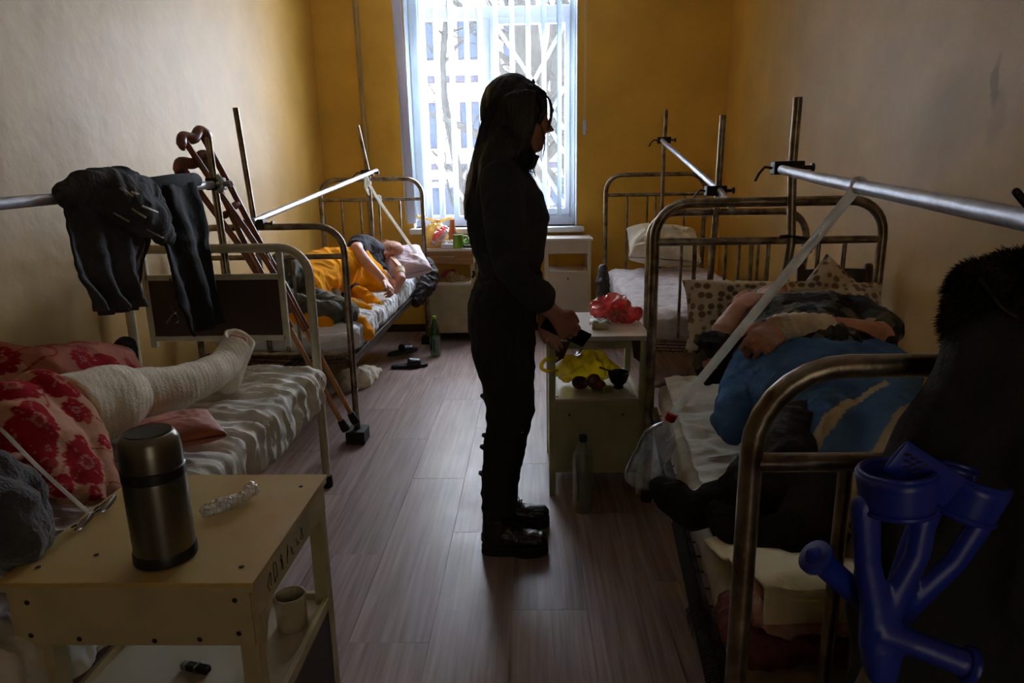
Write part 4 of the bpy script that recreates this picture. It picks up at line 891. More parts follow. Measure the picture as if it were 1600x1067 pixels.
me = fuse(body, .0048, 2); paint(me, facepaint(HA, True)); link('body', me, 'skin', A)
# plaster cast
cs = MB(); cs.tube(LG[0:7], [.104, .100, .080, .070, .060, .056, .058], 26, rb=[.10, .096, .078, .068, .060, .056, .056])
cs.tube(P3([(140, 640, 1.68), (165, 628, 1.74), (190, 620, 1.82)]), [.10, .102, .092], 24)
fb = ft+V((0, 0, -.005)); cs.tube([fb-fd*.02, fb+fd*.05, fb+fd*.10], [.056, .056, .056], 24, side=(.9, -.3, 0), rb=[.054, .046, .042], dome=3)
me = fuse(cs, .006, 5, lambda p: .0005*math.sin(p[0]*230+p[1]*270+5*noise.noise(V(p)*7))+.004*noise.noise(V(p)*18)); cast = link('plaster_cast', me, 'gauze', A)
cf = MB(); s1_ = V((.9, -.3, 0)).normalized(); n1 = fd.cross(s1_).normalized()
cdir = (CAMP-ftt); cdir = (cdir-fd*cdir.dot(fd)).normalized()
def cuff(u, v):
    q = 2*PI*u; dr = s1_*math.cos(q)+n1*math.sin(q); k = dr.dot(cdir); L_ = .085+v*(.085-.060*k); r1, r2 = .056+.002*v, .045+.006*v
    return fb+fd*L_+s1_*(r1*math.cos(q))+n1*(r2*math.sin(q))
cf.grid(cuff, 40, 10).build('cast_opening', 'gauze', cast, solid=.010, fix=False)
sk = MB().tube([at(193, 575, 2.33), at(194, 556, 2.38), at(195, 540, 2.42)], [.05, .048, .040], 18, side=(1, 0, 0), rb=[.045, .045, .034], dome=5).tube(P3([(175, 572, 2.25), (193, 572, 2.33)]), [.045, .046], 14, dome=3)
link('sock', fuse(sk, .006, 4, creases(.003, 16, 3)), 'sock', A)
sl = MB().tube([(-1.26, .70, .74), (-1.18, .85, .74), tuple(at(-62, 775, 1.06)), tuple(at(-30, 760, 1.15))], [.09, .085, .075, .055], 18, dome=1)
sl.tube([(-1.36, .62, .74), (-1.36, .95, .73), (-1.33, 1.22, .71)], [.17, .18, .17], 24, side=(1, 0, 0), rb=[.12, .13, .12], dome=3)
sl.tube([tuple(at(-20, 745, 1.14)), tuple(at(14, 765, 1.20)), tuple(at(40, 815, 1.20)), tuple(at(62, 850, 1.22))], [.05, .055, .05, .035], 16, dome=3)
sl.tube([tuple(at(0, 800, 1.10)), tuple(at(30, 850, 1.10)), tuple(at(45, 880, 1.12))], [.06, .055, .035], 16, dome=3)
link('sweater', fuse(sl, .007, 4, creases(.010, 9, 7.7)), 'grey_knit', A)
# red floral blanket
rb_ = MB()
rb_.tube([(-1.36, 1.12, .72), (-1.36, 1.32, .74), (-1.35, 1.50, .735), (-1.40, 1.68, .70)], [.23, .25, .25, .20], 30, side=(1, 0, 0), rb=[.10, .115, .115, .095], dome=4)
rb_.tube(P3([(0, 600, 1.75), (60, 600, 1.8), (130, 585, 1.95), (185, 580, 2.12), (205, 590, 2.2)]), [.12, .11, .10, .085, .05], 22, dome=4)
rb_.tube([tuple(at(60, 625, 1.50)), tuple(at(105, 665, 1.5)), tuple(at(140, 715, 1.46)), tuple(at(165, 760, 1.42))], [.07, .075, .06, .035], 20, side=(0, 1, 0), rb=[.07, .06, .045, .025], dome=4)
rb_.tube([tuple(at(20, 640, 1.42)), tuple(at(80, 700, 1.38)), tuple(at(130, 765, 1.36)), tuple(at(150, 782, 1.36))], [.08, .085, .07, .035], 20, side=(0, 1, 0), rb=[.07, .06, .03, .014], dome=4)
rb_.tube([tuple(at(30, 655, 1.34)), tuple(at(60, 715, 1.32)), tuple(at(95, 765, 1.30))], [.07, .07, .04], 20, side=(0, 1, 0), rb=[.05, .04, .02], dome=4)
me = fuse(rb_, .0050, 7, creases(.009, 5, 2.9)); hitb = caster(me, V((0, 0, 0)))
FL = []
for (px, py, r, a0) in ((136, 722, .060, .2), (62, 655, .058, 1.1), (118, 640, .034, 2.), (20, 600, .060, .4), (95, 590, .062, 1.7), (172, 578, .062, .9), (45, 735, .045, .5), (128, 690, .022, 0), (165, 690, .022, 1), (28, 688, .045, 1.2), (150, 770, .020, .3), (75, 700, .026, .3), (0, 560, .05, 0), (130, 560, .04, 0), (205, 590, .04, 0), (100, 760, .03, 0)):
    h_ = hitb(px, py, 0)
    if h_: FL.append((h_.x, h_.z, h_.y, r, a0))
RC = np.array(lin((160, 22, 32))); PC = np.array(lin((204, 152, 126)))
def floral(c):
    # petals around each flower's heart, measured on the cloth
    x, y, z = c; best = 0
    wv = noise.noise(V((x*30, y*30, z*30)))*.25
    for (fx, fz, fy, r, a0) in FL:
        dx, dz, dy = x-fx, z-fz, y-fy; uu = dx+dy*.25; vv = dz+dy*.75
        d = math.sqrt(dx*dx+dz*dz+dy*dy)
        if d < r*1.5:
            q = math.atan2(vv, uu)+a0; k = d/r; pet = .78+.22*abs(math.cos(4*q))+wv*.3
            v_ = 1 if k < pet else 0
            if k < .16: v_ = .9
            elif k < .30: v_ = .35 if abs(math.cos(8*q)) > .5 else .8
            elif k < pet and abs(math.sin(4*q)) < .13*(1.2-k): v_ = .45
            best = max(best, v_)
    if best == 0:
        n_ = abs(noise.noise(V((x*9+3, y*9, z*9))))
        if n_ < .03 or noise.noise(V((x*17, y*17+5, z*17))) > .36: best = .85
    if y > 1.72 and best < .5: best = .5*best+.45
    return tuple(PC+(RC-PC)*best)
paint(me, floral); tag(link('blanket', me, 'red_fleece'), 'red and pink flower-patterned fleece blanket over the plaster-leg man\'s hips', 'blanket')
tag(MB().tube(spl([(-1.31, 1.5, 1.31), tuple(at(-60, 612, 1.48)), tuple(at(0, 669, 1.27)), tuple(at(60, 730, 1.235)), tuple(at(137, 800, 1.20))], 20), .0038, 8).build('pull_rope', 'strap'), 'thin pale rope running down across the red flowered blanket to the near table', 'rope')
Mt = Matrix.Translation(at(2, 645, 1.38)) @ Matrix.Rotation(-.5, 4, 'Y') @ Matrix.Rotation(.8, 4, 'X')
tag(MB().box(-.09, .03, -.02, .02, -.01, .01, Mt).build('dark_case', 'black_plastic', None, smooth=False, bevel=.004), 'dark flat case lying on the red blanket at the left edge', 'case')
pillow('cushion', 'small rust-brown cushion on the wrinkled sheet behind the steel flask', tuple(at(290, 672, 1.80)+V((-.03, 0, .0))), .11, .09, .03, 'rust_cushion', (.1, .05, .7), 12, .006, 'cushion')

# ---- man in camouflage, near right bed
Cm = thing('person', (.95, 2.1, .6), 'man in camouflage shirt lying with a hand over his face, near right bed', 'person')
HC = headframe(tuple(at(1203, 487, 2.44)), (.25, -.10, .95), (-.05, .97, .12), .98)
body = MB(); head_mb(body, HC, old=True)
body.tube(P3([(1208, 498, 2.36), (1225, 510, 2.30), (1250, 520, 2.2), (1270, 545, 2.05), (1275, 570, 1.9), (1270, 600, 1.75)]), [.06, .08, .12, .12, .11, .11], 20, side=(1, 0, 0), rb=[.06, .06, .07, .07, .06, .06], dome=3)
body.tube(P3([(1188, 520, 2.28), (1150, 545, 2.2), (1115, 562, 2.12), (1131, 519, 2.17), (1152, 484, 2.26)]), [.06, .052, .044, .042, .030], 14, dome=3)
hand_mb(body, tuple(at(1154, 482, 2.27)), at(1192, 458, 2.33)-at(1154, 482, 2.27), (.45, .45, -.75), (-.1, .9, .4), s=1.08, curls=[.55, .62, .7, .75], thumb=.2)
hand_mb(body, tuple(at(1236, 480, 2.36)), (-.8, -.35, -.3), (-.1, .3, -.9), (-.2, .9, .2), s=.85, curls=[.5, .5, .55, .6], thumb=.2)
body.tube(P3([(1310, 505, 2.28), (1345, 505, 2.20), (1372, 526, 2.02), (1320, 520, 1.96), (1265, 514, 1.93), (1222, 514, 1.92)]), [.06, .052, .046, .045, .038, .030], 14, dome=3)
hand_mb(body, tuple(at(1222, 513, 1.92)), at(1190, 532, 1.86)-at(1222, 513, 1.92), (-.35, .2, -.9), (-.6, .7, .2), s=1.1, curls=[.7, .75, .8, .85], thumb=.3)
K1 = P3([(1262, 668, 1.68), (1245, 700, 1.54), (1215, 738, 1.46), (1180, 760, 1.44), (1150, 772, 1.46), (1095, 785, 1.50)])
body.tube(K1, [.07, .06, .055, .045, .04, .035], 14, dome=3)
K2 = P3([(1305, 690, 1.62), (1300, 740, 1.46), (1290, 785, 1.36), (1262, 830, 1.31), (1200, 850, 1.32)])
body.tube(K2, [.07, .06, .05, .045, .035], 14, dome=3)
me = fuse(body, .0046, 2); paint(me, facepaint(HC, True)); link('body', me, 'skin', Cm)
link('hair', fuse(MB().ell(HC @ V((0, -.022, .026)), (.080, .086, .098), 28), .006, 2, lambda p: .003*noise.noise(V(p)*60)), 'grey_hair', Cm)
def camox(nt, tc, src, b):
    n = nt.nodes; L = nt.links
    v = n.new('ShaderNodeTexVoronoi'); v.inputs['Scale'].default_value = 26; L.new(tc.outputs['Object'], v.inputs['Vector'])
    r = n.new('ShaderNodeValToRGB'); r.color_ramp.interpolation = 'CONSTANT'; r.color_ramp.elements[0].color = (*lin((26, 27, 25)), 1); r.color_ramp.elements[1].position = .55; r.color_ramp.elements[1].color = (*lin((64, 66, 58)), 1)
    e = r.color_ramp.elements.new(.8); e.color = (*lin((96, 92, 80)), 1)
    sp = n.new('ShaderNodeSeparateColor'); L.new(v.outputs['Color'], sp.inputs[0]); L.new(sp.outputs[0], r.inputs[0]); return r.outputs[0]
mat('camo', (40, 40, 36), .9, bump=.4, bs=60, extra=camox)
def dotx(nt, tc, src, b):
    n = nt.nodes; L = nt.links
    v = n.new('ShaderNodeTexVoronoi'); v.inputs['Scale'].default_value = 30; v.inputs['Randomness'].default_value = .55; L.new(tc.outputs['Object'], v.inputs['Vector'])
    r = n.new('ShaderNodeValToRGB'); r.color_ramp.elements[0].position = .34; r.color_ramp.elements[0].color = (*lin((124, 102, 78)), 1); r.color_ramp.elements[1].position = .48; r.color_ramp.elements[1].color = (*lin((200, 186, 160)), 1)
    L.new(v.outputs['Distance'], r.inputs[0]); return r.outputs[0]
mat('spotted_cloth', (200, 186, 160), .9, bump=.3, bs=50, extra=dotx)
sh = MB()
sh.tube(P3([(1212, 500, 2.36), (1236, 505, 2.30), (1258, 512, 2.2), (1275, 540, 2.05), (1278, 570, 1.92)]), [.10, .18, .19, .175, .165], 26, side=(1, 0, 0), rb=[.07, .11, .13, .125, .12], dome=3)
sh.tube(P3([(1195, 520, 2.26), (1150, 548, 2.2), (1110, 568, 2.11), (1116, 545, 2.13)]), [.085, .08, .072, .062], 20, dome=2)
sh.tube(P3([(1290, 500, 2.28), (1340, 500, 2.20), (1376, 520, 2.08), (1370, 534, 2.03)]), [.085, .078, .066, .056], 20, dome=2)
link('camouflage_shirt', fuse(sh, .0065, 3, creases(.010, 9, 5.5)), 'camo', Cm)
gz = MB().tube(P3([(1294, 517, 1.947), (1250, 514, 1.93), (1222, 514, 1.92), (1208, 519, 1.90)]), [.050, .048, .046, .047], 20, rb=[.050, .047, .044, .036])
link('bandage', fuse(gz, .0045, 2, lambda p: .0016*math.sin(p[0]*210+p[2]*60)), 'gauze', Cm)
tr = MB().tube(K1[:4]+P3([(1160, 768, 1.45)]), [.10, .10, .085, .075, .06], 22, dome=3)
tr.tube(K2[:4], [.10, .09, .08, .065], 22, dome=3)
mat('faded_black_cloth', (44, 42, 44), .92, var=.2, vs=9, bump=.3, bs=60)
link('trousers', fuse(tr, .006, 4, creases(.013, 10, 3.5)), 'faded_black_cloth', Cm)
sk = MB().tube(P3([(1160, 776, 1.44), (1110, 786, 1.47), (1080, 800, 1.46), (1050, 775, 1.50), (1036, 765, 1.52)]), [.05, .05, .048, .044, .036], 20, dome=5)
link('sock', fuse(sk, .006, 5, creases(.003, 14, 3)), 'sock', Cm)
sk = MB().tube(P3([(1250, 838, 1.30), (1200, 850, 1.32), (1160, 838, 1.36), (1135, 815, 1.40), (1124, 800, 1.42)]), [.062, .058, .055, .045, .035], 20, dome=5)
link('sock', fuse(sk, .006, 5, creases(.003, 14, 8)), 'sock', Cm)
pillow('pillow', 'brown-spotted pillow propped behind the camouflage man\'s head, against the headboard', tuple(at(1225, 496, 2.57)), .36, .14, .07, 'spotted_cloth', (1.05, .02, -.05), 15, .012)
pillow('pillow', 'second brown-spotted pillow corner rising at the right of the headboard', tuple(at(1300, 478, 2.60)), .14, .13, .05, 'spotted_cloth', (1.25, .75, 0), 19, .008)
# blue striped blanket
bl_ = MB()
bl_.tube(P3([(1290, 572, 2.06), (1285, 585, 1.95), (1290, 605, 1.82), (1310, 635, 1.68)]), [.235, .26, .24, .20], 30, side=(1, 0, 0), rb=[.12, .135, .135, .12], dome=4)
bl_.tube(P3([(1180, 570, 2.08), (1165, 610, 1.9), (1152, 650, 1.75), (1148, 675, 1.68)]), [.075, .07, .06, .035], 20, dome=4)
bl_.tube(P3([(1340, 620, 1.8), (1375, 670, 1.6), (1385, 730, 1.42), (1360, 790, 1.28)]), [.13, .12, .10, .07], 20, dome=4)
bl_.tube(P3([(1230, 600, 1.90), (1270, 625, 1.72), (1310, 680, 1.5), (1330, 740, 1.38)]), [.07, .075, .075, .06], 20, dome=4)
bl_.tube(P3([(1150, 660, 1.72), (1130, 662, 1.72), (1118, 655, 1.74)]), [.05, .035, .015], 14, dome=3)
me = fuse(bl_, .0075, 6, creases(.010, 6, 4.4))
BLc = np.array(lin((78, 114, 156))); CRc = np.array(lin((188, 172, 136))); DKc = np.array(lin((44, 78, 126)))
def stripes(c):
    x, y, z = c; q = (x-.95)*.9-(y-1.6)*1.15+.05*noise.noise(V((x*5, y*5, z*5)))
    if y < 1.9 and (.03 < q < .14 or .22 < q < .29 or -.12 < q+.0 < -.09 and x < .85): return tuple(CRc)
    if y < 1.85 and (.13 < q < .20 or q > .26): return tuple(DKc)
    return tuple(BLc)
paint(me, stripes); tag(link('blanket', me, 'blue_fleece'), 'blue fleece blanket with cream stripes over the camouflage man', 'blanket')
# strap with the hanging bottle weight
sa = at(1338, 296, 1.55); sb_ = at(1050, 648, 1.98)
def onbar(px):  # point of the bar seen at column px
    lo, hi = 0, 1.2
    for _ in range(30):
        m_ = (lo+hi)/2; p = st_+bd*m_-CAMP; X = 800+FPX*p.dot(_r)/p.dot(_f)
        if X < px: lo = m_
        else: hi = m_
    return st_+bd*((lo+hi)/2)
kp = onbar(1342)
strapf('weight_strap', 'long white strap slanting from the near right traction bar to a red bottle cap', [tuple(kp), tuple(kp.lerp(sb_, .5)), tuple(sb_)], .030)
tag(MB().tube([tuple(kp+V((.019*math.cos(q)*.8, .012*math.sin(q*.5)*0+.004*math.sin(q), .019*math.sin(q)))) for q in [2*PI*k/16 for k in range(16)]], .014, 8, side=(0, 1, 0), rb=.0025, closed=True).build('strap_loop', 'strap'), 'white strap looped tight round the near right traction bar', 'strap')
bt = thing('hanging_bottle', tuple(sb_), 'large clear plastic bottle with red cap hung as a weight beside the bed', 'bottle')
ax = (at(1000, 745, 2.02)-sb_).normalized()
MB().lathe([(.0, -.004), (.016, -.004), (.017, .0), (.017, .018), (.014, .021)], 18, tuple(sb_), tuple(ax)).build('cap', 'red_plastic', bt)
MB().lathe([(.012, .021), (.013, .03), (.03, .05), (.052, .085), (.055, .13), (.051, .15), (.055, .17), (.055, .235), (.045, .26), (.0, .252)], 28, tuple(sb_), tuple(ax)).build('bottle_body', 'clear_pet', bt)
#@@SMALL
# ------------------------------------------------------------------ clothes, crutches and small things
def atX(px, py, X):
    v = _f+_r*((px-800)/FPX)-_u*((py-533.5)/FPX); return CAMP+v*(X/v.x)
def atZ(px, py, Z):
    v = _f+_r*((px-800)/FPX)-_u*((py-533.5)/FPX); return CAMP+v*((Z-CH)/v.z)
def sheetbetween(name, m, L_, R_, parent=None, nu=40, nv=60, amp=.02, waves=4, nrm=(1, 0, 0), th=.004, seed=0, taper=True, lump=.004):
    Ls = [V(p) for p in spl([tuple(p) for p in L_], nv)]; Rs = [V(p) for p in spl([tuple(p) for p in R_], nv)]; n_ = V(nrm)
    def f(u, v):
        i = min(nv-1, int(round(v*(nv-1)))); a, b = Ls[i], Rs[i]; p = a.lerp(b, u); k = .35+.65*v if taper else 1
        return p+n_*(amp*k*math.sin(2*PI*waves*u+1.6*math.sin(3*v+seed)+seed)+amp*.6*k*noise.noise(V((u*5, v*3, seed)))+lump*ridge((u*1.2, v*2.2, seed), 3, seed))
    return MB().grid(f, nu, nv).build(name, m, parent, solid=th, fix=False)
XB = -1.315
g1 = thing('hanging_jacket', (XB, 2.2, 1.3), 'charcoal jacket with short pale reflective dashes slung over the near left traction bar', 'jacket')
sheetbetween('front_panel', 'charcoal_cloth', [atX(95, 305, XB+.03), atX(106, 370, XB+.03), atX(113, 425, XB+.03), atX(150, 486, XB+.03)], [atX(215, 310, XB+.03), atX(226, 370, XB+.03), atX(222, 430, XB+.03), atX(232, 478, XB+.03)], g1, amp=.022, waves=2.6, seed=1.2, nu=60, th=.006)
sheetbetween('back_panel', 'charcoal_cloth', [atX(110, 305, XB-.03), atX(125, 380, XB-.03), atX(145, 440, XB-.03), atX(162, 493, XB-.03)], [atX(232, 300, XB-.03), atX(238, 360, XB-.03), atX(228, 420, XB-.03), atX(212, 484, XB-.03)], g1, amp=.018, waves=2.2, seed=4.2, nu=50, th=.006)
jb = MB(); jb.tube([tuple(atX(a, b, XB+.02+d)) for a, b, d in ((98, 306, 0), (130, 296, .01), (165, 300, .02), (200, 318, .03), (235, 345, .03), (262, 372, .02))], [.03, .045, .062, .072, .066, .03], 22, side=(1, 0, 0), rb=[.03, .05, .075, .085, .07, .03], dome=4)
jb.tube([tuple(atX(a, b, XB)) for a, b in ((150, 282), (190, 285), (225, 305), (250, 340))], [.045, .05, .05, .04], 18, side=(1, 0, 0), rb=[.035, .05, .06, .05], dome=3)
jb.tube([tuple(atX(a, b, XB+.01)) for a, b in ((100, 308), (240, 306))], [.03, .03], 14, dome=2)
jm = fuse(jb, .006, 4, creases(.010, 8, 6.6)); jk = link('folded_sleeve', jm, 'charcoal_cloth', g1)
hit = caster(jm, V((XB, 2.2, 1.3)))
for (x0, y0, x1, y1) in ((187, 293, 208, 307), (177, 332, 202, 346), (206, 326, 228, 340), (222, 322, 247, 332), (229, 358, 255, 371), (201, 374, 231, 389), (205, 300, 217, 304)):
    pts = [hit(x0+(x1-x0)*k/5, y0+(y1-y0)*k/5) for k in range(6)]; pts = [tuple(p) for p in pts if p]
    if len(pts) > 1: MB().tube(pts, .0035, 6, rb=.0012).build('reflective_strip', 'reflect_strip', jk)
g2 = thing('hanging_trousers', (XB, 2.6, 1.3), 'black sweatpants hung over the near left traction bar in front of the wooden crutches', 'trousers')
sheetbetween('front_leg', 'black_cloth', [atX(232, 292, XB+.025), atX(248, 370, XB+.03), atX(268, 450, XB+.03), atX(292, 526, XB+.03)], [atX(300, 284, XB+.025), atX(322, 360, XB+.03), atX(334, 430, XB+.03), atX(350, 505, XB+.03)], g2, amp=.020, waves=1.8, seed=2.5, nu=50, th=.008)
sheetbetween('back_leg', 'black_cloth', [atX(238, 288, XB-.025), atX(250, 360, XB-.03), atX(258, 400, XB-.03), atX(275, 440, XB-.03)], [atX(308, 281, XB-.025), atX(318, 350, XB-.03), atX(328, 420, XB-.03), atX(338, 480, XB-.03)], g2, amp=.015, waves=1.6, seed=6.5, nu=40, th=.008)
MB().tube([tuple(atX(234, 291, XB)), tuple(atX(270, 286, XB)), tuple(atX(304, 282, XB))], [.030, .032, .030], 18, dome=2).build('waist_fold', 'black_cloth', g2)
c = [atX(a, b, XB+.055) for a, b in ((266, 435), (262, 465), (273, 490), (278, 470), (272, 440))]
dc = MB().tube(spl([tuple(p) for p in c], 24), .0028, 6); dc.tube(spl([tuple(atX(a, b, XB+.055)) for a, b in ((273, 488), (264, 500), (260, 506))], 8), .0026, 6); dc.tube(spl([tuple(atX(a, b, XB+.055)) for a, b in ((273, 488), (279, 499), (275, 505))], 8), .0026, 6)
dc.build('drawcord', 'chair_wood', g2)
# wooden underarm crutches
def crutch(label, A_, B_, J_, T_):
    A_, B_, J_, T_ = map(V, (A_, B_, J_, T_)); c = thing('wooden_crutch', tuple(T_), label, 'crutch', 'wooden crutches leaning behind the near left footboard')
    s = (B_-A_).normalized(); ax = ((A_+B_)/2-T_).normalized()
    MB().tube(spl([tuple(A_-s*.035-ax*.012), tuple(A_+ax*.022), tuple((A_+B_)/2+ax*.002), tuple(B_+ax*.022), tuple(B_+s*.035-ax*.012)], 20), [.012]+[.020]*18+[.012], 12, rb=.024, dome=3).build('armpit_rest', 'wood_crutch', c)
    for P_, q in ((A_, -1), (B_, 1)): MB().tube(spl([tuple(P_), tuple(P_.lerp(J_, .33)+s*q*.004), tuple(P_.lerp(J_, .7)+s*q*.002), tuple(J_+s*q*.012), tuple(J_.lerp(T_, .35)+s*q*.010)], 16), .0135, 10).build('strut', 'wood_crutch', c)
    g0 = A_.lerp(J_, .48); g1_ = B_.lerp(J_, .48); MB().tube([tuple(g0), tuple(g0.lerp(g1_, .5)), tuple(g1_)], [.013, .017, .013], 12).build('hand_grip', 'wood_crutch', c)
    MB().tube([tuple(J_+ax*.10), tuple(T_+ax*.05)], [.013, .012], 10).build('lower_leg', 'wood_pale', c)
    for k in range(5):
        p = J_.lerp(T_, .04+.055*k) if k < 3 else A_.lerp(J_, .62+.1*k)
        MB().lathe([(0, .018), (.006, .017), (.006, -.017), (0, -.018)], 8, tuple(p), (0, 1, 0)).build('bolt', 'steel_bright', c)
    MB().lathe([(.021, 0), (.022, .015), (.018, .055), (.015, .06)], 14, tuple(T_), tuple(ax)).build('rubber_tip', 'rubber', c)
crutch('left wooden underarm crutch, its armpit rest lower, leaning behind the near left footboard', at(286, 262, 2.93), at(320, 250, 3.03), at(400, 418, 3.03), at(541, 672, 3.18)+V((0, 0, 0)))
crutch('right wooden underarm crutch, its armpit rest higher, leaning behind the near left footboard', at(290, 222, 2.96), at(316, 212, 3.06), at(432, 428, 3.06), at(556, 660, 3.25)+V((0, 0, 0)))

# steel flask on the near table
tf = atZ(260, 868, .70); zt = .70
fk = thing('steel_flask', (tf.x, tf.y, zt), 'brushed steel wide vacuum flask with black bands on the near bedside table', 'flask')
def fl_part(name, prof, m, par=None): return MB().lathe(prof, 48, (tf.x, tf.y, zt)).build(name, m, par or fk)
fl_part('base_band', [(.050, 0), (.0535, .002), (.0535, .018), (.052, .022)], 'black_plastic')
fl_part('flask_body', [(.0515, .020), (.0515, .150), (.0508, .158)], 'thermos_steel')
fl_part('neck_band', [(.0505, .157), (.0525, .159), (.0525, .176), (.0505, .178)], 'black_plastic')
ld = fl_part('lid', [(.0505, .177), (.0508, .205), (.048, .226), (.042, .237), (.038, .2395)], 'thermos_steel')
fl_part('lid_inset', [(.0385, .2385), (.038, .2415), (.034, .2405), (0, .2405)], 'black_plastic', ld)
# spectacles
sp = thing('spectacles', tuple(atZ(155, 812, .70)), 'thin-framed folded spectacles lying on the near table left of the steel flask', 'spectacles')
ca, cb = atZ(136, 826, .70), atZ(172, 798, .70); dd = (cb-ca).normalized(); up_ = V((0, 0, 1)); side_ = dd.cross(up_)
for cc in (ca, cb):
    ring = [tuple(cc+up_*(.017+.015*math.sin(q))+dd*(.024*math.cos(q))+side_*(.008*math.sin(q))) for q in [2*PI*k/28 for k in range(28)]]
    rm = MB().tube(ring, .0011, 6, closed=True).build('rim', 'zinc', sp)
    MB().add(ring, [tuple(range(28))]).build('lens', 'spectacle_glass', rm, solid=.001)
MB().tube(spl([tuple(ca+dd*.022+up_*.022), tuple((ca+cb)/2+up_*.028), tuple(cb-dd*.022+up_*.022)], 8), .0011, 6).build('bridge', 'steel_dark', sp)
for cc, q in ((ca, -1), (cb, 1)): MB().tube(spl([tuple(cc+dd*q*.025+up_*.022), tuple(cc+dd*q*.027+side_*-.01+up_*.018), tuple(cc-dd*q*.03+side_*(-.022)+up_*.008), tuple(cc-dd*q*.085+side_*(-.016)+up_*.004)], 14), [.0022]*3+[.0012]*8+[.002]*3, 6).build('temple', 'black_plastic', sp)
def crumple(name, label, cat, chain, radii, m, seed, amp=.012, vox=.005, rb=None, sc=22, n=16):
    me = fuse(MB().tube(chain, radii, n, rb=rb, dome=4), vox, 2, creases(amp, sc, seed)); o = link(name, me, m); return tag(o, label, cat)
fa, fbb = atZ(322, 798, .712), atZ(392, 772, .715)
crumple('plastic_film', 'crumpled clear plastic wrapping lying right of the steel flask', 'plastic wrap', [tuple(fa), tuple(fa.lerp(fbb, .4)+V((0, -.008, .002))), tuple(fa.lerp(fbb, .8)), tuple(fbb+V((.0, .008, .008)))], [.012, .014, .010, .015], 'clear_film', 2.1, .006, .0022, sc=60)
wm = thing('white_mug', (-.545, 1.33, .385), 'pale mug under the top of the near bedside table, on its shelf', 'mug')
MB().lathe([(.030, 0), (.033, .004), (.034, .08), (.031, .08), (.030, .006), (0, .005)], 28, (-.545, 1.33, .3855)).build('cup', 'cream_metal', wm)
lg_ = thing('lighter', (-.70, 1.12, .385), 'dark cigarette lighter with metal top lying on the shelf of the near table', 'lighter')
Ml = Matrix.Translation(atZ(307, 1043, .393)) @ Matrix.Rotation(-.25, 4, 'Z')
MB().box(-.022, .03, -.009, .009, -.007, .007, Ml).build('case', 'black_plastic', lg_, smooth=False, bevel=.003); MB().box(-.034, -.0225, -.008, .008, -.006, .006, Ml).build('metal_top', 'zinc', lg_, smooth=False, bevel=.001); MB().box(0, .004, -.0095, .0095, -.0074, .0074, Ml).build('band', 'zinc', lg_, smooth=False)

# things on and round the drawer table under the window
bag_y = 5.78
cb_ = MB().tube(P3([(682, 381, bag_y), (682, 368, bag_y), (682, 354, bag_y), (684, 346, bag_y)]), [.10, .105, .075, .02], 24, side=(1, 0, 0), rb=[.08, .085, .06, .02], dome=4)
bg_ = thing('knotted_bag', tuple(at(682, 388, bag_y)), 'full cream plastic bag with knotted handles on the brown-drawer table', 'plastic bag')
link('bag_body', fuse(cb_, .005, 2, creases(.010, 16, 2)), 'cream_film', bg_)
for s, e in ((-1, 652), (1, 706)): 
    h = MB().tube(spl(P3([(684, 346, bag_y), (684+s*12, 343, bag_y), (e, 339+s, bag_y)]), 12), [.014]*4+[.012]*8, 8, rb=.006, dome=2); link('bag_handle', fuse(h, .003, 1, creases(.004, 40, s)), 'cream_film', bg_)
link('bag_contents', fuse(MB().ell(at(683, 376, bag_y), (.075, .05, .055), 16).ell(at(686, 362, bag_y), (.045, .04, .04), 16), .006, 3), 'bread', bg_)
crumple('film_bag', 'clear crumpled bag with reddish food leaning on the cream knotted bag', 'plastic bag', P3([(677, 379, 5.66), (686, 368, 5.66), (694, 358, 5.68)]), [.022, .045, .03], 'red_film', 6.0, .010, .004, sc=30)
crumple('clear_wrap', 'clear white wrap bunched in front of the film bag, drawer table', 'plastic wrap', P3([(676, 379, 5.645), (690, 371, 5.62), (698, 361, 5.63)]), [.014, .022, .018], 'clear_film', 9.0, .008, .004, sc=36)
vp = at(707.5, 372, 5.83); tv = MB().lathe([(.035, 0), (.046, .01), (.046, .07), (.036, .12), (.026, .16), (.021, .20), (.022, .222), (.019, .222), (.018, .18), (0, .18)], 26, (vp.x, vp.y, .79)).build('vase', 'terracotta'); tag(tv, 'narrow-necked terracotta vase on the drawer table under the window', 'vase')
mp_ = at(716, 386, 5.66); mg = thing('mug', (mp_.x, mp_.y, .79), 'lime green mug on the brown-drawer table by the woman\'s back', 'mug')
MB().lathe([(.040, 0), (.044, .003), (.045, .112), (.042, .114)], 28, (mp_.x, mp_.y, .79)).build('cup', 'lime_mug', mg); MB().lathe([(.042, .114), (.0405, .11), (.039, .008), (0, .007)], 28, (mp_.x, mp_.y, .79)).build('inside', 'lime_inside', mg)
MB().tube(spl([(mp_.x+.043, mp_.y, .885), (mp_.x+.072, mp_.y, .885), (mp_.x+.078, mp_.y, .845), (mp_.x+.043, mp_.y, .815)], 14), .0065, 8).build('handle', 'lime_mug', mg)
q = at(698, 385, 5.64); tag(MB().box(q.x-.045, q.x+.055, q.y-.01, q.y+.06, .7905, .826).build('small_carton', 'sill_white', None, smooth=False, bevel=.004), 'small white carton in front of the terracotta vase', 'box')
tag(link('folded_packet', fuse(MB().tube([(q.x-.03, q.y+.03, .838), (q.x+.045, q.y+.035, .84)], [.014, .012], 12, dome=3), .003, 1, creases(.005, 50, 4)), 'clear_film'), 'crinkled clear packet resting on the small white carton', 'packet')
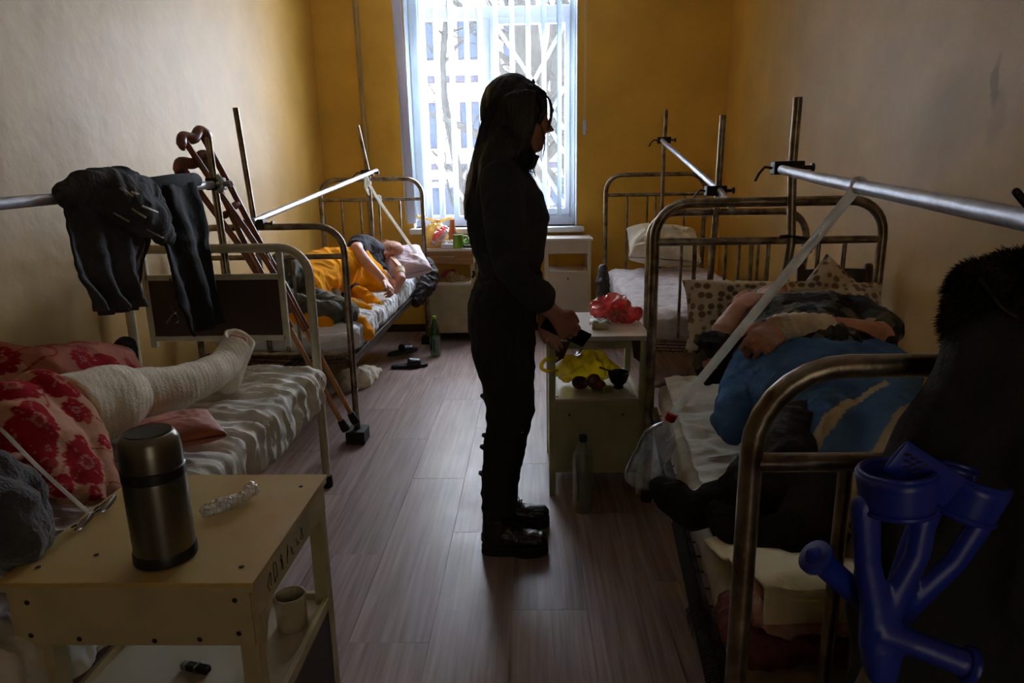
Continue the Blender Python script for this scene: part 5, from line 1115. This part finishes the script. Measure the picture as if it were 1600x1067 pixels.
for i, (a, b) in enumerate(((702, 374), (708, 378))): tag(MB().lathe([(0, 0), (.03, .004), (.036, .02), (.03, .03), (0, .034)], 18, (at(a, b, 5.74).x, 5.74-.02*i, .7905+.034*i)).build('biscuit', 'bread'), ('lower', 'upper')[i]+' brown biscuit of the stack between vase and green mug', 'biscuit')
crumple('salad_bag', 'small clear bag of green leaves beside the green mug', 'plastic bag', P3([(730, 384, 5.72), (735, 376, 5.72)]), [.05, .035], 'green_salad', 3.3, .012, .005, sc=26)
q = at(732, 386, 5.64); tag(MB().tube([(q.x-.03, q.y, .806), (q.x+.035, q.y, .804)], [.013, .012], 10, dome=3).build('car_key', 'black_plastic', None), 'small black key fob at the front edge of the drawer table', 'key')
crumple('food_bag', 'red and yellow plastic bag of food on the lower shelf of the drawer table', 'plastic bag', P3([(690, 441, 5.76), (706, 436, 5.76), (726, 440, 5.76)]), [.045, .075, .05], 'cream_film', 5.0, .012, .005, sc=20)
crumple('red_bundle', 'reddish bundle inside the shelf food bag of the drawer table', 'bundle', P3([(696, 430, 5.76), (708, 426, 5.76)]), [.035, .03], 'red_film', 5.7, .010, .005, sc=24)
crumple('dark_bag', 'dark holdall hanging beside the pillow end of the back left bed', 'bag', P3([(652, 470, 5.25), (664, 450, 5.35), (672, 430, 5.45), (668, 412, 5.5)]), [.05, .075, .08, .05], 'bag_dark', 4.4, .014, .008, sc=12)
crumple('dark_pouch', 'dark pouch hanging at the left side of the empty bed near its pillow', 'bag', P3([(943, 462, 5.1), (941, 440, 5.15), (942, 420, 5.2)]), [.05, .055, .035], 'bag_dark', 7.4, .008, .007, sc=10)
gb = at(681, 553, 5.16); gt = thing('green_bottle', (gb.x, gb.y, 0), 'green plastic bottle standing on the floor before the drawer table', 'bottle')
MB().lathe([(.0, .004), (.03, 0), (.042, .012), (.042, .08), (.039, .10), (.042, .12), (.042, .19), (.030, .245), (.014, .285), (.013, .30)], 24, (gb.x, gb.y, 0)).build('bottle_body', 'green_pet', gt); MB().lathe([(.015, .298), (.015, .32), (0, .32)], 16, (gb.x, gb.y, 0)).build('cap', 'lime_mug', gt)
def slipper(label, px, py, ang, up=0.):
    p = atZ(px, py, 0); s = thing('slipper', (p.x, p.y, up), label, 'slipper'); R = Matrix.Translation((p.x, p.y, up)) @ Matrix.Rotation(ang, 4, 'Z')
    pts = []
    for k in range(28):
        q = 2*PI*k/28; x = .135*math.cos(q); y = (.050 if x > 0 else .042)*math.sin(q); pts.append(tuple(R @ V((x, y, .0))))
    MB().prism(pts, (0, 0, .026)).build('sole', 'rubber', s, bevel=.006)
    g = MB().grid(lambda u, v: R @ V((-.01+.09*u, .050*math.cos(PI*v)*(1-.1*u), .022+(.052-.012*u)*math.sin(PI*v))), 8, 20).build('foot_strap', 'black_leather', s, solid=.006, fix=False)
slipper('black pool slipper on the floor by the back left bed, nearer one', 640, 574, .25); slipper('black pool slipper leaning over its mate by the back left bed', 630, 558, .75, .03)
crumple('floor_bundle', 'cream cloth bundle lying on the floor under the back left bed', 'cloth', [tuple(atZ(540, 600, .05)), tuple(atZ(570, 590, .06)), tuple(atZ(592, 580, .03))], [.10, .09, .03], 'pillow_cream', 8.8, .014, .009, rb=[.05, .05, .02], sc=9)
# on the pale green cabinet by the near right bed
rp = at(963, 494, 3.02)
crumple('red_bag', 'crumpled translucent red plastic bag on the pale green cabinet', 'plastic bag', [tuple(at(940, 482, 3.03)), tuple(at(958, 480, 3.03)), tuple(at(982, 488, 3.0)), tuple(at(998, 492, 2.97))], [.045, .062, .05, .02], 'red_film', 3.9, .022, .004, rb=[.045, .05, .036, .015], sc=11)
crumple('bag_filling', 'pale crumpled paper showing through the red plastic bag', 'paper', [tuple(at(948, 488, 3.03)), tuple(at(975, 492, 3.0))], [.028, .025], 'quilt_print', 3.9, .012, .004, sc=30)
fo = at(939, 498, 2.86); Mf = Matrix.Translation((fo.x, 2.88, .715)) @ Matrix.Rotation(-.12, 4, 'Z')
tag(MB().box(-.035, .035, -.025, .03, .0005, .032, Mf).build('butter_box', 'butter', None, smooth=False, bevel=.004), 'small yellowish carton in front of the red bag on the pale green cabinet', 'box')
wf = MB().grid(lambda u, v: Mf @ V((-.046+.09*u, -.034+.072*v, .037+.006*ridge((u*2, v*2, 1), 2.3, 3)-.012*(abs(2*u-1)**4+abs(2*v-1)**4)*.5)), 34, 30); tag(wf.build('foil_wrap', 'clear_film', None, solid=.001, fix=False), 'crinkled clear wrap lying over the small yellowish carton', 'plastic wrap')
yb_ = MB().tube([tuple(at(890, 580, 2.95)), tuple(at(916, 568, 2.97)), tuple(at(950, 574, 2.98)), tuple(at(976, 588, 2.95))], [.05, .07, .055, .02], 20, rb=[.05, .075, .055, .015], dome=4).tube([tuple(at(868, 586, 2.9)), tuple(at(890, 570, 2.92))], [.012, .04], 14, dome=3)
tag(link('yellow_bag', fuse(yb_, .0042, 2, creases(.022, 9, 5.3)), 'yellow_film'), 'translucent yellow plastic bag sprawling over the open shelf of the green cabinet', 'plastic bag')
tag(MB().tube(spl(P3([(872, 560, 2.74), (852, 562, 2.73), (846, 574, 2.73), (856, 580, 2.74), (872, 578, 2.76)]), 24), .008, 8, rb=.003).build('bag_handle_loop', 'yellow_film'), 'yellow bag handle looping past the left leg of the green cabinet', 'bag handle')
bp = atZ(966, 606, .441); bw = thing('bowl', (bp.x, bp.y, .441), 'dark footed bowl with a spoon in it on the green cabinet\'s shelf', 'bowl')
MB().lathe([(.022, 0), (.022, .008), (.02, .014), (.036, .03), (.046, .06), (.048, .075), (.045, .075), (.042, .058), (.03, .034), (0, .03)], 28, (bp.x, bp.y, .4412)).build('bowl_body', 'darkbowl', bw)
MB().tube([(bp.x-.0, bp.y, .49), (bp.x-.035, bp.y, .518), (bp.x-.085, bp.y-.01, .540)], [.003, .0025, .005], 8, rb=[.006, .0015, .002]).build('spoon', 'steel_dark', bw)
for nm, m, px, py, r, lb in (('onion', 'fruit_dark', 906, 598, (.036, .034, .030), 'dark brown onion at the left of the food on the green cabinet shelf'), ('bread_roll', 'bread', 928, 597, (.030, .03, .034), 'brown bread roll between the onion and the butter block'), ('orange_fruit', 'fruit_orange', 938, 600, (.024, .024, .024), 'small orange fruit beside the bread roll on the cabinet shelf')):
    p = atZ(px, py+10, .441); tag(link(nm, fuse(MB().ell((p.x, p.y, .441+r[2]), r, 24), .004, 2, lambda q: .002*noise.noise(V(q)*30)), m), lb, nm.split('_')[0] if nm != 'bread_roll' else 'bread')
p = atZ(950, 612, .441); tag(MB().box(p.x-.022, p.x+.022, p.y-.014, p.y+.014, .4415, .466, ).build('butter_block', 'butter', None, smooth=False, bevel=.004), 'pale block of butter in front of the dark bowl on the cabinet shelf', 'butter')
wb_ = atZ(910, 797, 0); wt = thing('water_bottle', (wb_.x, wb_.y, 0), 'half-full clear water bottle standing on the floor before the green cabinet', 'bottle')
prof = [(.0, .008), (.02, .002), (.036, .0), (.042, .02), (.042, .06), (.036, .11), (.036, .125), (.041, .15), (.042, .20), (.042, .235), (.036, .268), (.018, .295), (.0145, .30), (.0145, .312)]
MB().lathe(prof, 28, (wb_.x, wb_.y, 0)).build('bottle_body', 'clear_pet', wt); MB().lathe([(r*.96, z+.001) for r, z in prof[:8]]+[(0, .151)], 28, (wb_.x, wb_.y, 0)).build('water', 'bottle_water', wt); MB().lathe([(.0165, .308), (.0165, .332), (0, .333)], 16, (wb_.x, wb_.y, 0)).build('cap', 'kiosk_blue', wt)
MB().lathe([(.0425, .165), (.0428, .166), (.0428, .23), (.0425, .231)], 28, (wb_.x, wb_.y, 0)).build('label_sleeve', 'clear_pet', wt)
# wooden chair beyond the headboard
ch = thing('wooden_chair', (1.38, 3.05, 0), 'dark wooden chair standing behind the headboard of the near right bed', 'chair')
for x in (1.25, 1.56): MB().tube(spl([(x, 3.16, 0), (x, 3.12, .45), (x, 3.20, .93)], 12), .019, 10, rb=.013, e=4, dome=2).build('back_post', 'chair_wood', ch); MB().tube([(x, 2.82, 0), (x, 2.80, .44)], .016, 10, e=4).build('front_leg', 'chair_wood', ch)
MB().grid(lambda u, v: (1.25+.31*u, 3.195+.03*math.sin(PI*u), .84+.075*v), 12, 3).build('top_rail', 'bag_dark', ch, solid=.016, fix=False)
MB().grid(lambda u, v: (1.25+.31*u, 3.17+.03*math.sin(PI*u), .66+.05*v), 12, 3).build('mid_rail', 'chair_wood', ch, solid=.016, fix=False)
MB().box(1.23, 1.58, 2.79, 3.14, .44, .465).build('seat', 'chair_wood', ch, smooth=False, bevel=.008)
# dark shoes under the near right bed
for k, (px, py) in enumerate(((1068, 1010), (1090, 1050))):
    p = atZ(px, py, .05); crumple('dark_shoe', ('further', 'nearer')[k]+' dark shoe on the floor under the edge of the near right bed', 'shoe', [(p.x+.08, p.y+.14, .05), (p.x+.08, p.y, .05), (p.x+.08, p.y-.12, .045)], [.045, .045, .035], 'black_leather', k+1, .003, .006, rb=[.045, .04, .03], sc=14)
# ---- coat with fur-lined hood
ct = thing('hooded_coat', (.56, .84, .7), 'black winter coat with a fur-trimmed hood hanging over the near right bed end', 'coat')
YC = .83
cp = P3([(1600, 500, YC+.02), (1570, 590, YC), (1535, 690, YC), (1510, 800, YC), (1490, 950, YC-.01), (1485, 1120, YC-.02)])
cm_ = MB().tube(cp+[(.46, YC-.03, .42)], [.07, .085, .105, .13, .138, .14, .13], 34, side=(1, 0, 0), rb=[.045, .05, .05, .052, .055, .055, .04], e=2.6, dome=4)
cm_.tube(P3([(1640, 540, YC), (1620, 700, YC-.03), (1600, 850, YC-.03), (1590, 1060, YC-.03)]), [.06, .065, .06, .06], 20, dome=3)
cm_.tube(P3([(1590, 560, YC-.02), (1530, 640, YC-.02), (1480, 730, YC-.02), (1440, 820, YC-.01)]), [.04, .04, .035, .02], 18, dome=3)
link('coat_body', fuse(cm_, .007, 5, creases(.012, 5, 3.2, (1.4, 1, .6))), 'coat_cloth', ct)
hd = MB().ell(at(1600, 478, .87), (.078, .072, .058), 30).tube(P3([(1538, 455, .86), (1522, 500, .86), (1520, 535, .86)]), [.038, .034, .026], 18, dome=4).tube(P3([(1580, 430, .87), (1680, 440, .87)]), [.03, .04], 16, dome=4)
hme = fuse(hd, .006, 4, creases(.005, 10, 7)); hood = link('hood', hme, 'coat_cloth', ct)
rs = random.Random(2); fm = MB(); vs_ = hme.vertices; off = V((.56, .84, .7))
for k in range(15000):
    v = vs_[rs.randrange(len(vs_))]; p = v.co+off; nrm = v.normal
    d = (nrm+V((rs.uniform(-.6, .6)-.15, rs.uniform(-.5, .5), rs.uniform(-.7, .3)))).normalized()*rs.uniform(.010, .019); s_ = d.cross(V((rs.uniform(-1, 1), rs.uniform(-1, 1), 1))).normalized()*.0007
    fm.add([p-s_, p+s_, p+d*.6+V((0, 0, -.002))+s_*.6, p+d+V((0, 0, -.005))], [(0, 1, 2), (0, 2, 3)])
tag(fm.build('fur', 'fur', hood, smooth=False, fix=False), kind='stuff')
fm = MB(); pth = [at(a, b, .79) for a, b in ((1512, 412), (1530, 435), (1550, 462), (1572, 486), (1592, 500), (1610, 512))]; hitc = caster(hme, off)
pp_ = [hitc(a, b, .012) for a, b in ((1514, 414), (1530, 435), (1550, 462), (1570, 484), (1590, 496))]; pp_ = [tuple(p) for p in pp_ if p]
if len(pp_) > 2: MB().tube(spl(pp_, 20), .003, 8).build('hood_seam', 'steel_dark', hood)
# ---- blue elbow crutches
def elbow_crutch(label, hub, cuffb, hand, front):
    hub, cuffb, hand = V(hub), V(cuffb), V(hand); u = (cuffb-hub).normalized(); h = (hand-hub); hl = h.length; h = h.normalized(); s = V((1, 0, 0)); s = (s-u*s.dot(u)).normalized(); t = u.cross(s)
    foot = hub-u*(hub.z-.03)/u.z; c = thing('elbow_crutch', tuple(foot), label, 'crutch', 'blue elbow crutches at the near right bed end')
    L = (cuffb-hub).length
    fr = MB().tube([hub-u*.055, hub-u*.02, hub+u*L*.25-s*.006, hub+u*L*.6-s*.013, hub+u*L+u*.01-s*.014], [.018, .024, .016, .014, .016], 18, side=tuple(s), rb=[.014, .017, .013, .011, .012], e=2.6, dome=2)
    fr.tube([hub+u*.01, hub+u*L*.28+s*.018, hub+u*L*.62+s*.042, hub+u*L+s*.052], [.020, .016, .014, .015], 16, side=tuple(s), rb=[.014, .010, .010, .010], dome=2)
    fr.tube([hub-h*.005, hub+h*hl*.35, hub+h*hl*.94, hub+h*hl], [.019, .0150, .0150, .0190], 18, dome=1)
    link('forearm_frame', fuse(fr, .0035, 4), 'blue_plastic', c)
    MB().lathe([(0, -.004), (.019, -.004), (.0215, -.001), (.0215, .004), (.017, .007), (0, .008)], 20, tuple(hand), tuple(h)).build('handle_end', 'blue_plastic', c)
    cen = hub+u*L+s*.020
    for j, (r, z0, z1) in enumerate(((.034, .002, .045),)):
        g = MB().grid(lambda a, b: cen+u*(z0+(z1-z0)*b)+s*((r+.004*b)*math.cos(-.4+5.0*a+1.2))+t*((r+.004*b)*math.sin(-.4+5.0*a+1.2)), 40, 6); g.build('cuff', 'blue_plastic', c, solid=.005, fix=False)
    for zz in (.004, .046): MB().tube([tuple(cen+u*zz+s*(.0362*math.cos(-.4+5.0*a/30+1.2))+t*(.0362*math.sin(-.4+5.0*a/30+1.2))) for a in range(31)], .0032, 8).build('cuff_rim', 'blue_plastic', c)
    MB().tube([tuple(hub-u*.05), tuple(foot+u*.02)], .0105, 16).build('shaft', 'zinc', c)
    MB().lathe([(.02, 0), (.021, .01), (.015, .045), (.013, .05)], 16, tuple(foot-u*.02), tuple(u)).build('rubber_tip', 'rubber', c)
    return c, cen, u, s, t
elbow_crutch('blue plastic elbow crutch with upright cuff, its handle pointing to the lower right', at(1376, 985, .69), at(1372, 800, .70), at(1512, 1038, .67), True)
c2, cen, u, s, t = elbow_crutch('blue plastic elbow crutch tilted to the right, its handle pointing to the upper left', at(1392, 975, .735), at(1470, 795, .735), at(1276, 872, .72), False)
tg = at(1400, 712, .69); tg2 = at(1490, 770, .70)
tag_ = MB().tube(spl([tuple(tg), tuple(tg.lerp(tg2, .5)+V((0, -.004, 0))), tuple(tg2)], 16), [.020]*16, 16, side=(.4, 0, .9), rb=.0028, dome=4); tag_.build('cuff_flap', 'blue_plastic', c2)
lm = MB()
for i in range(5):
    for j in range(3): q = tg.lerp(tg2, .12+.09*i)+V((.002, -.0062, .008-.007*j)); lm.box(q.x-.003, q.x+.003, q.y-.0002, q.y, q.z-.0012, q.z+.0012)
tag(lm.build('moulded_marks', 'tshirt', c2, smooth=False), kind='stuff')
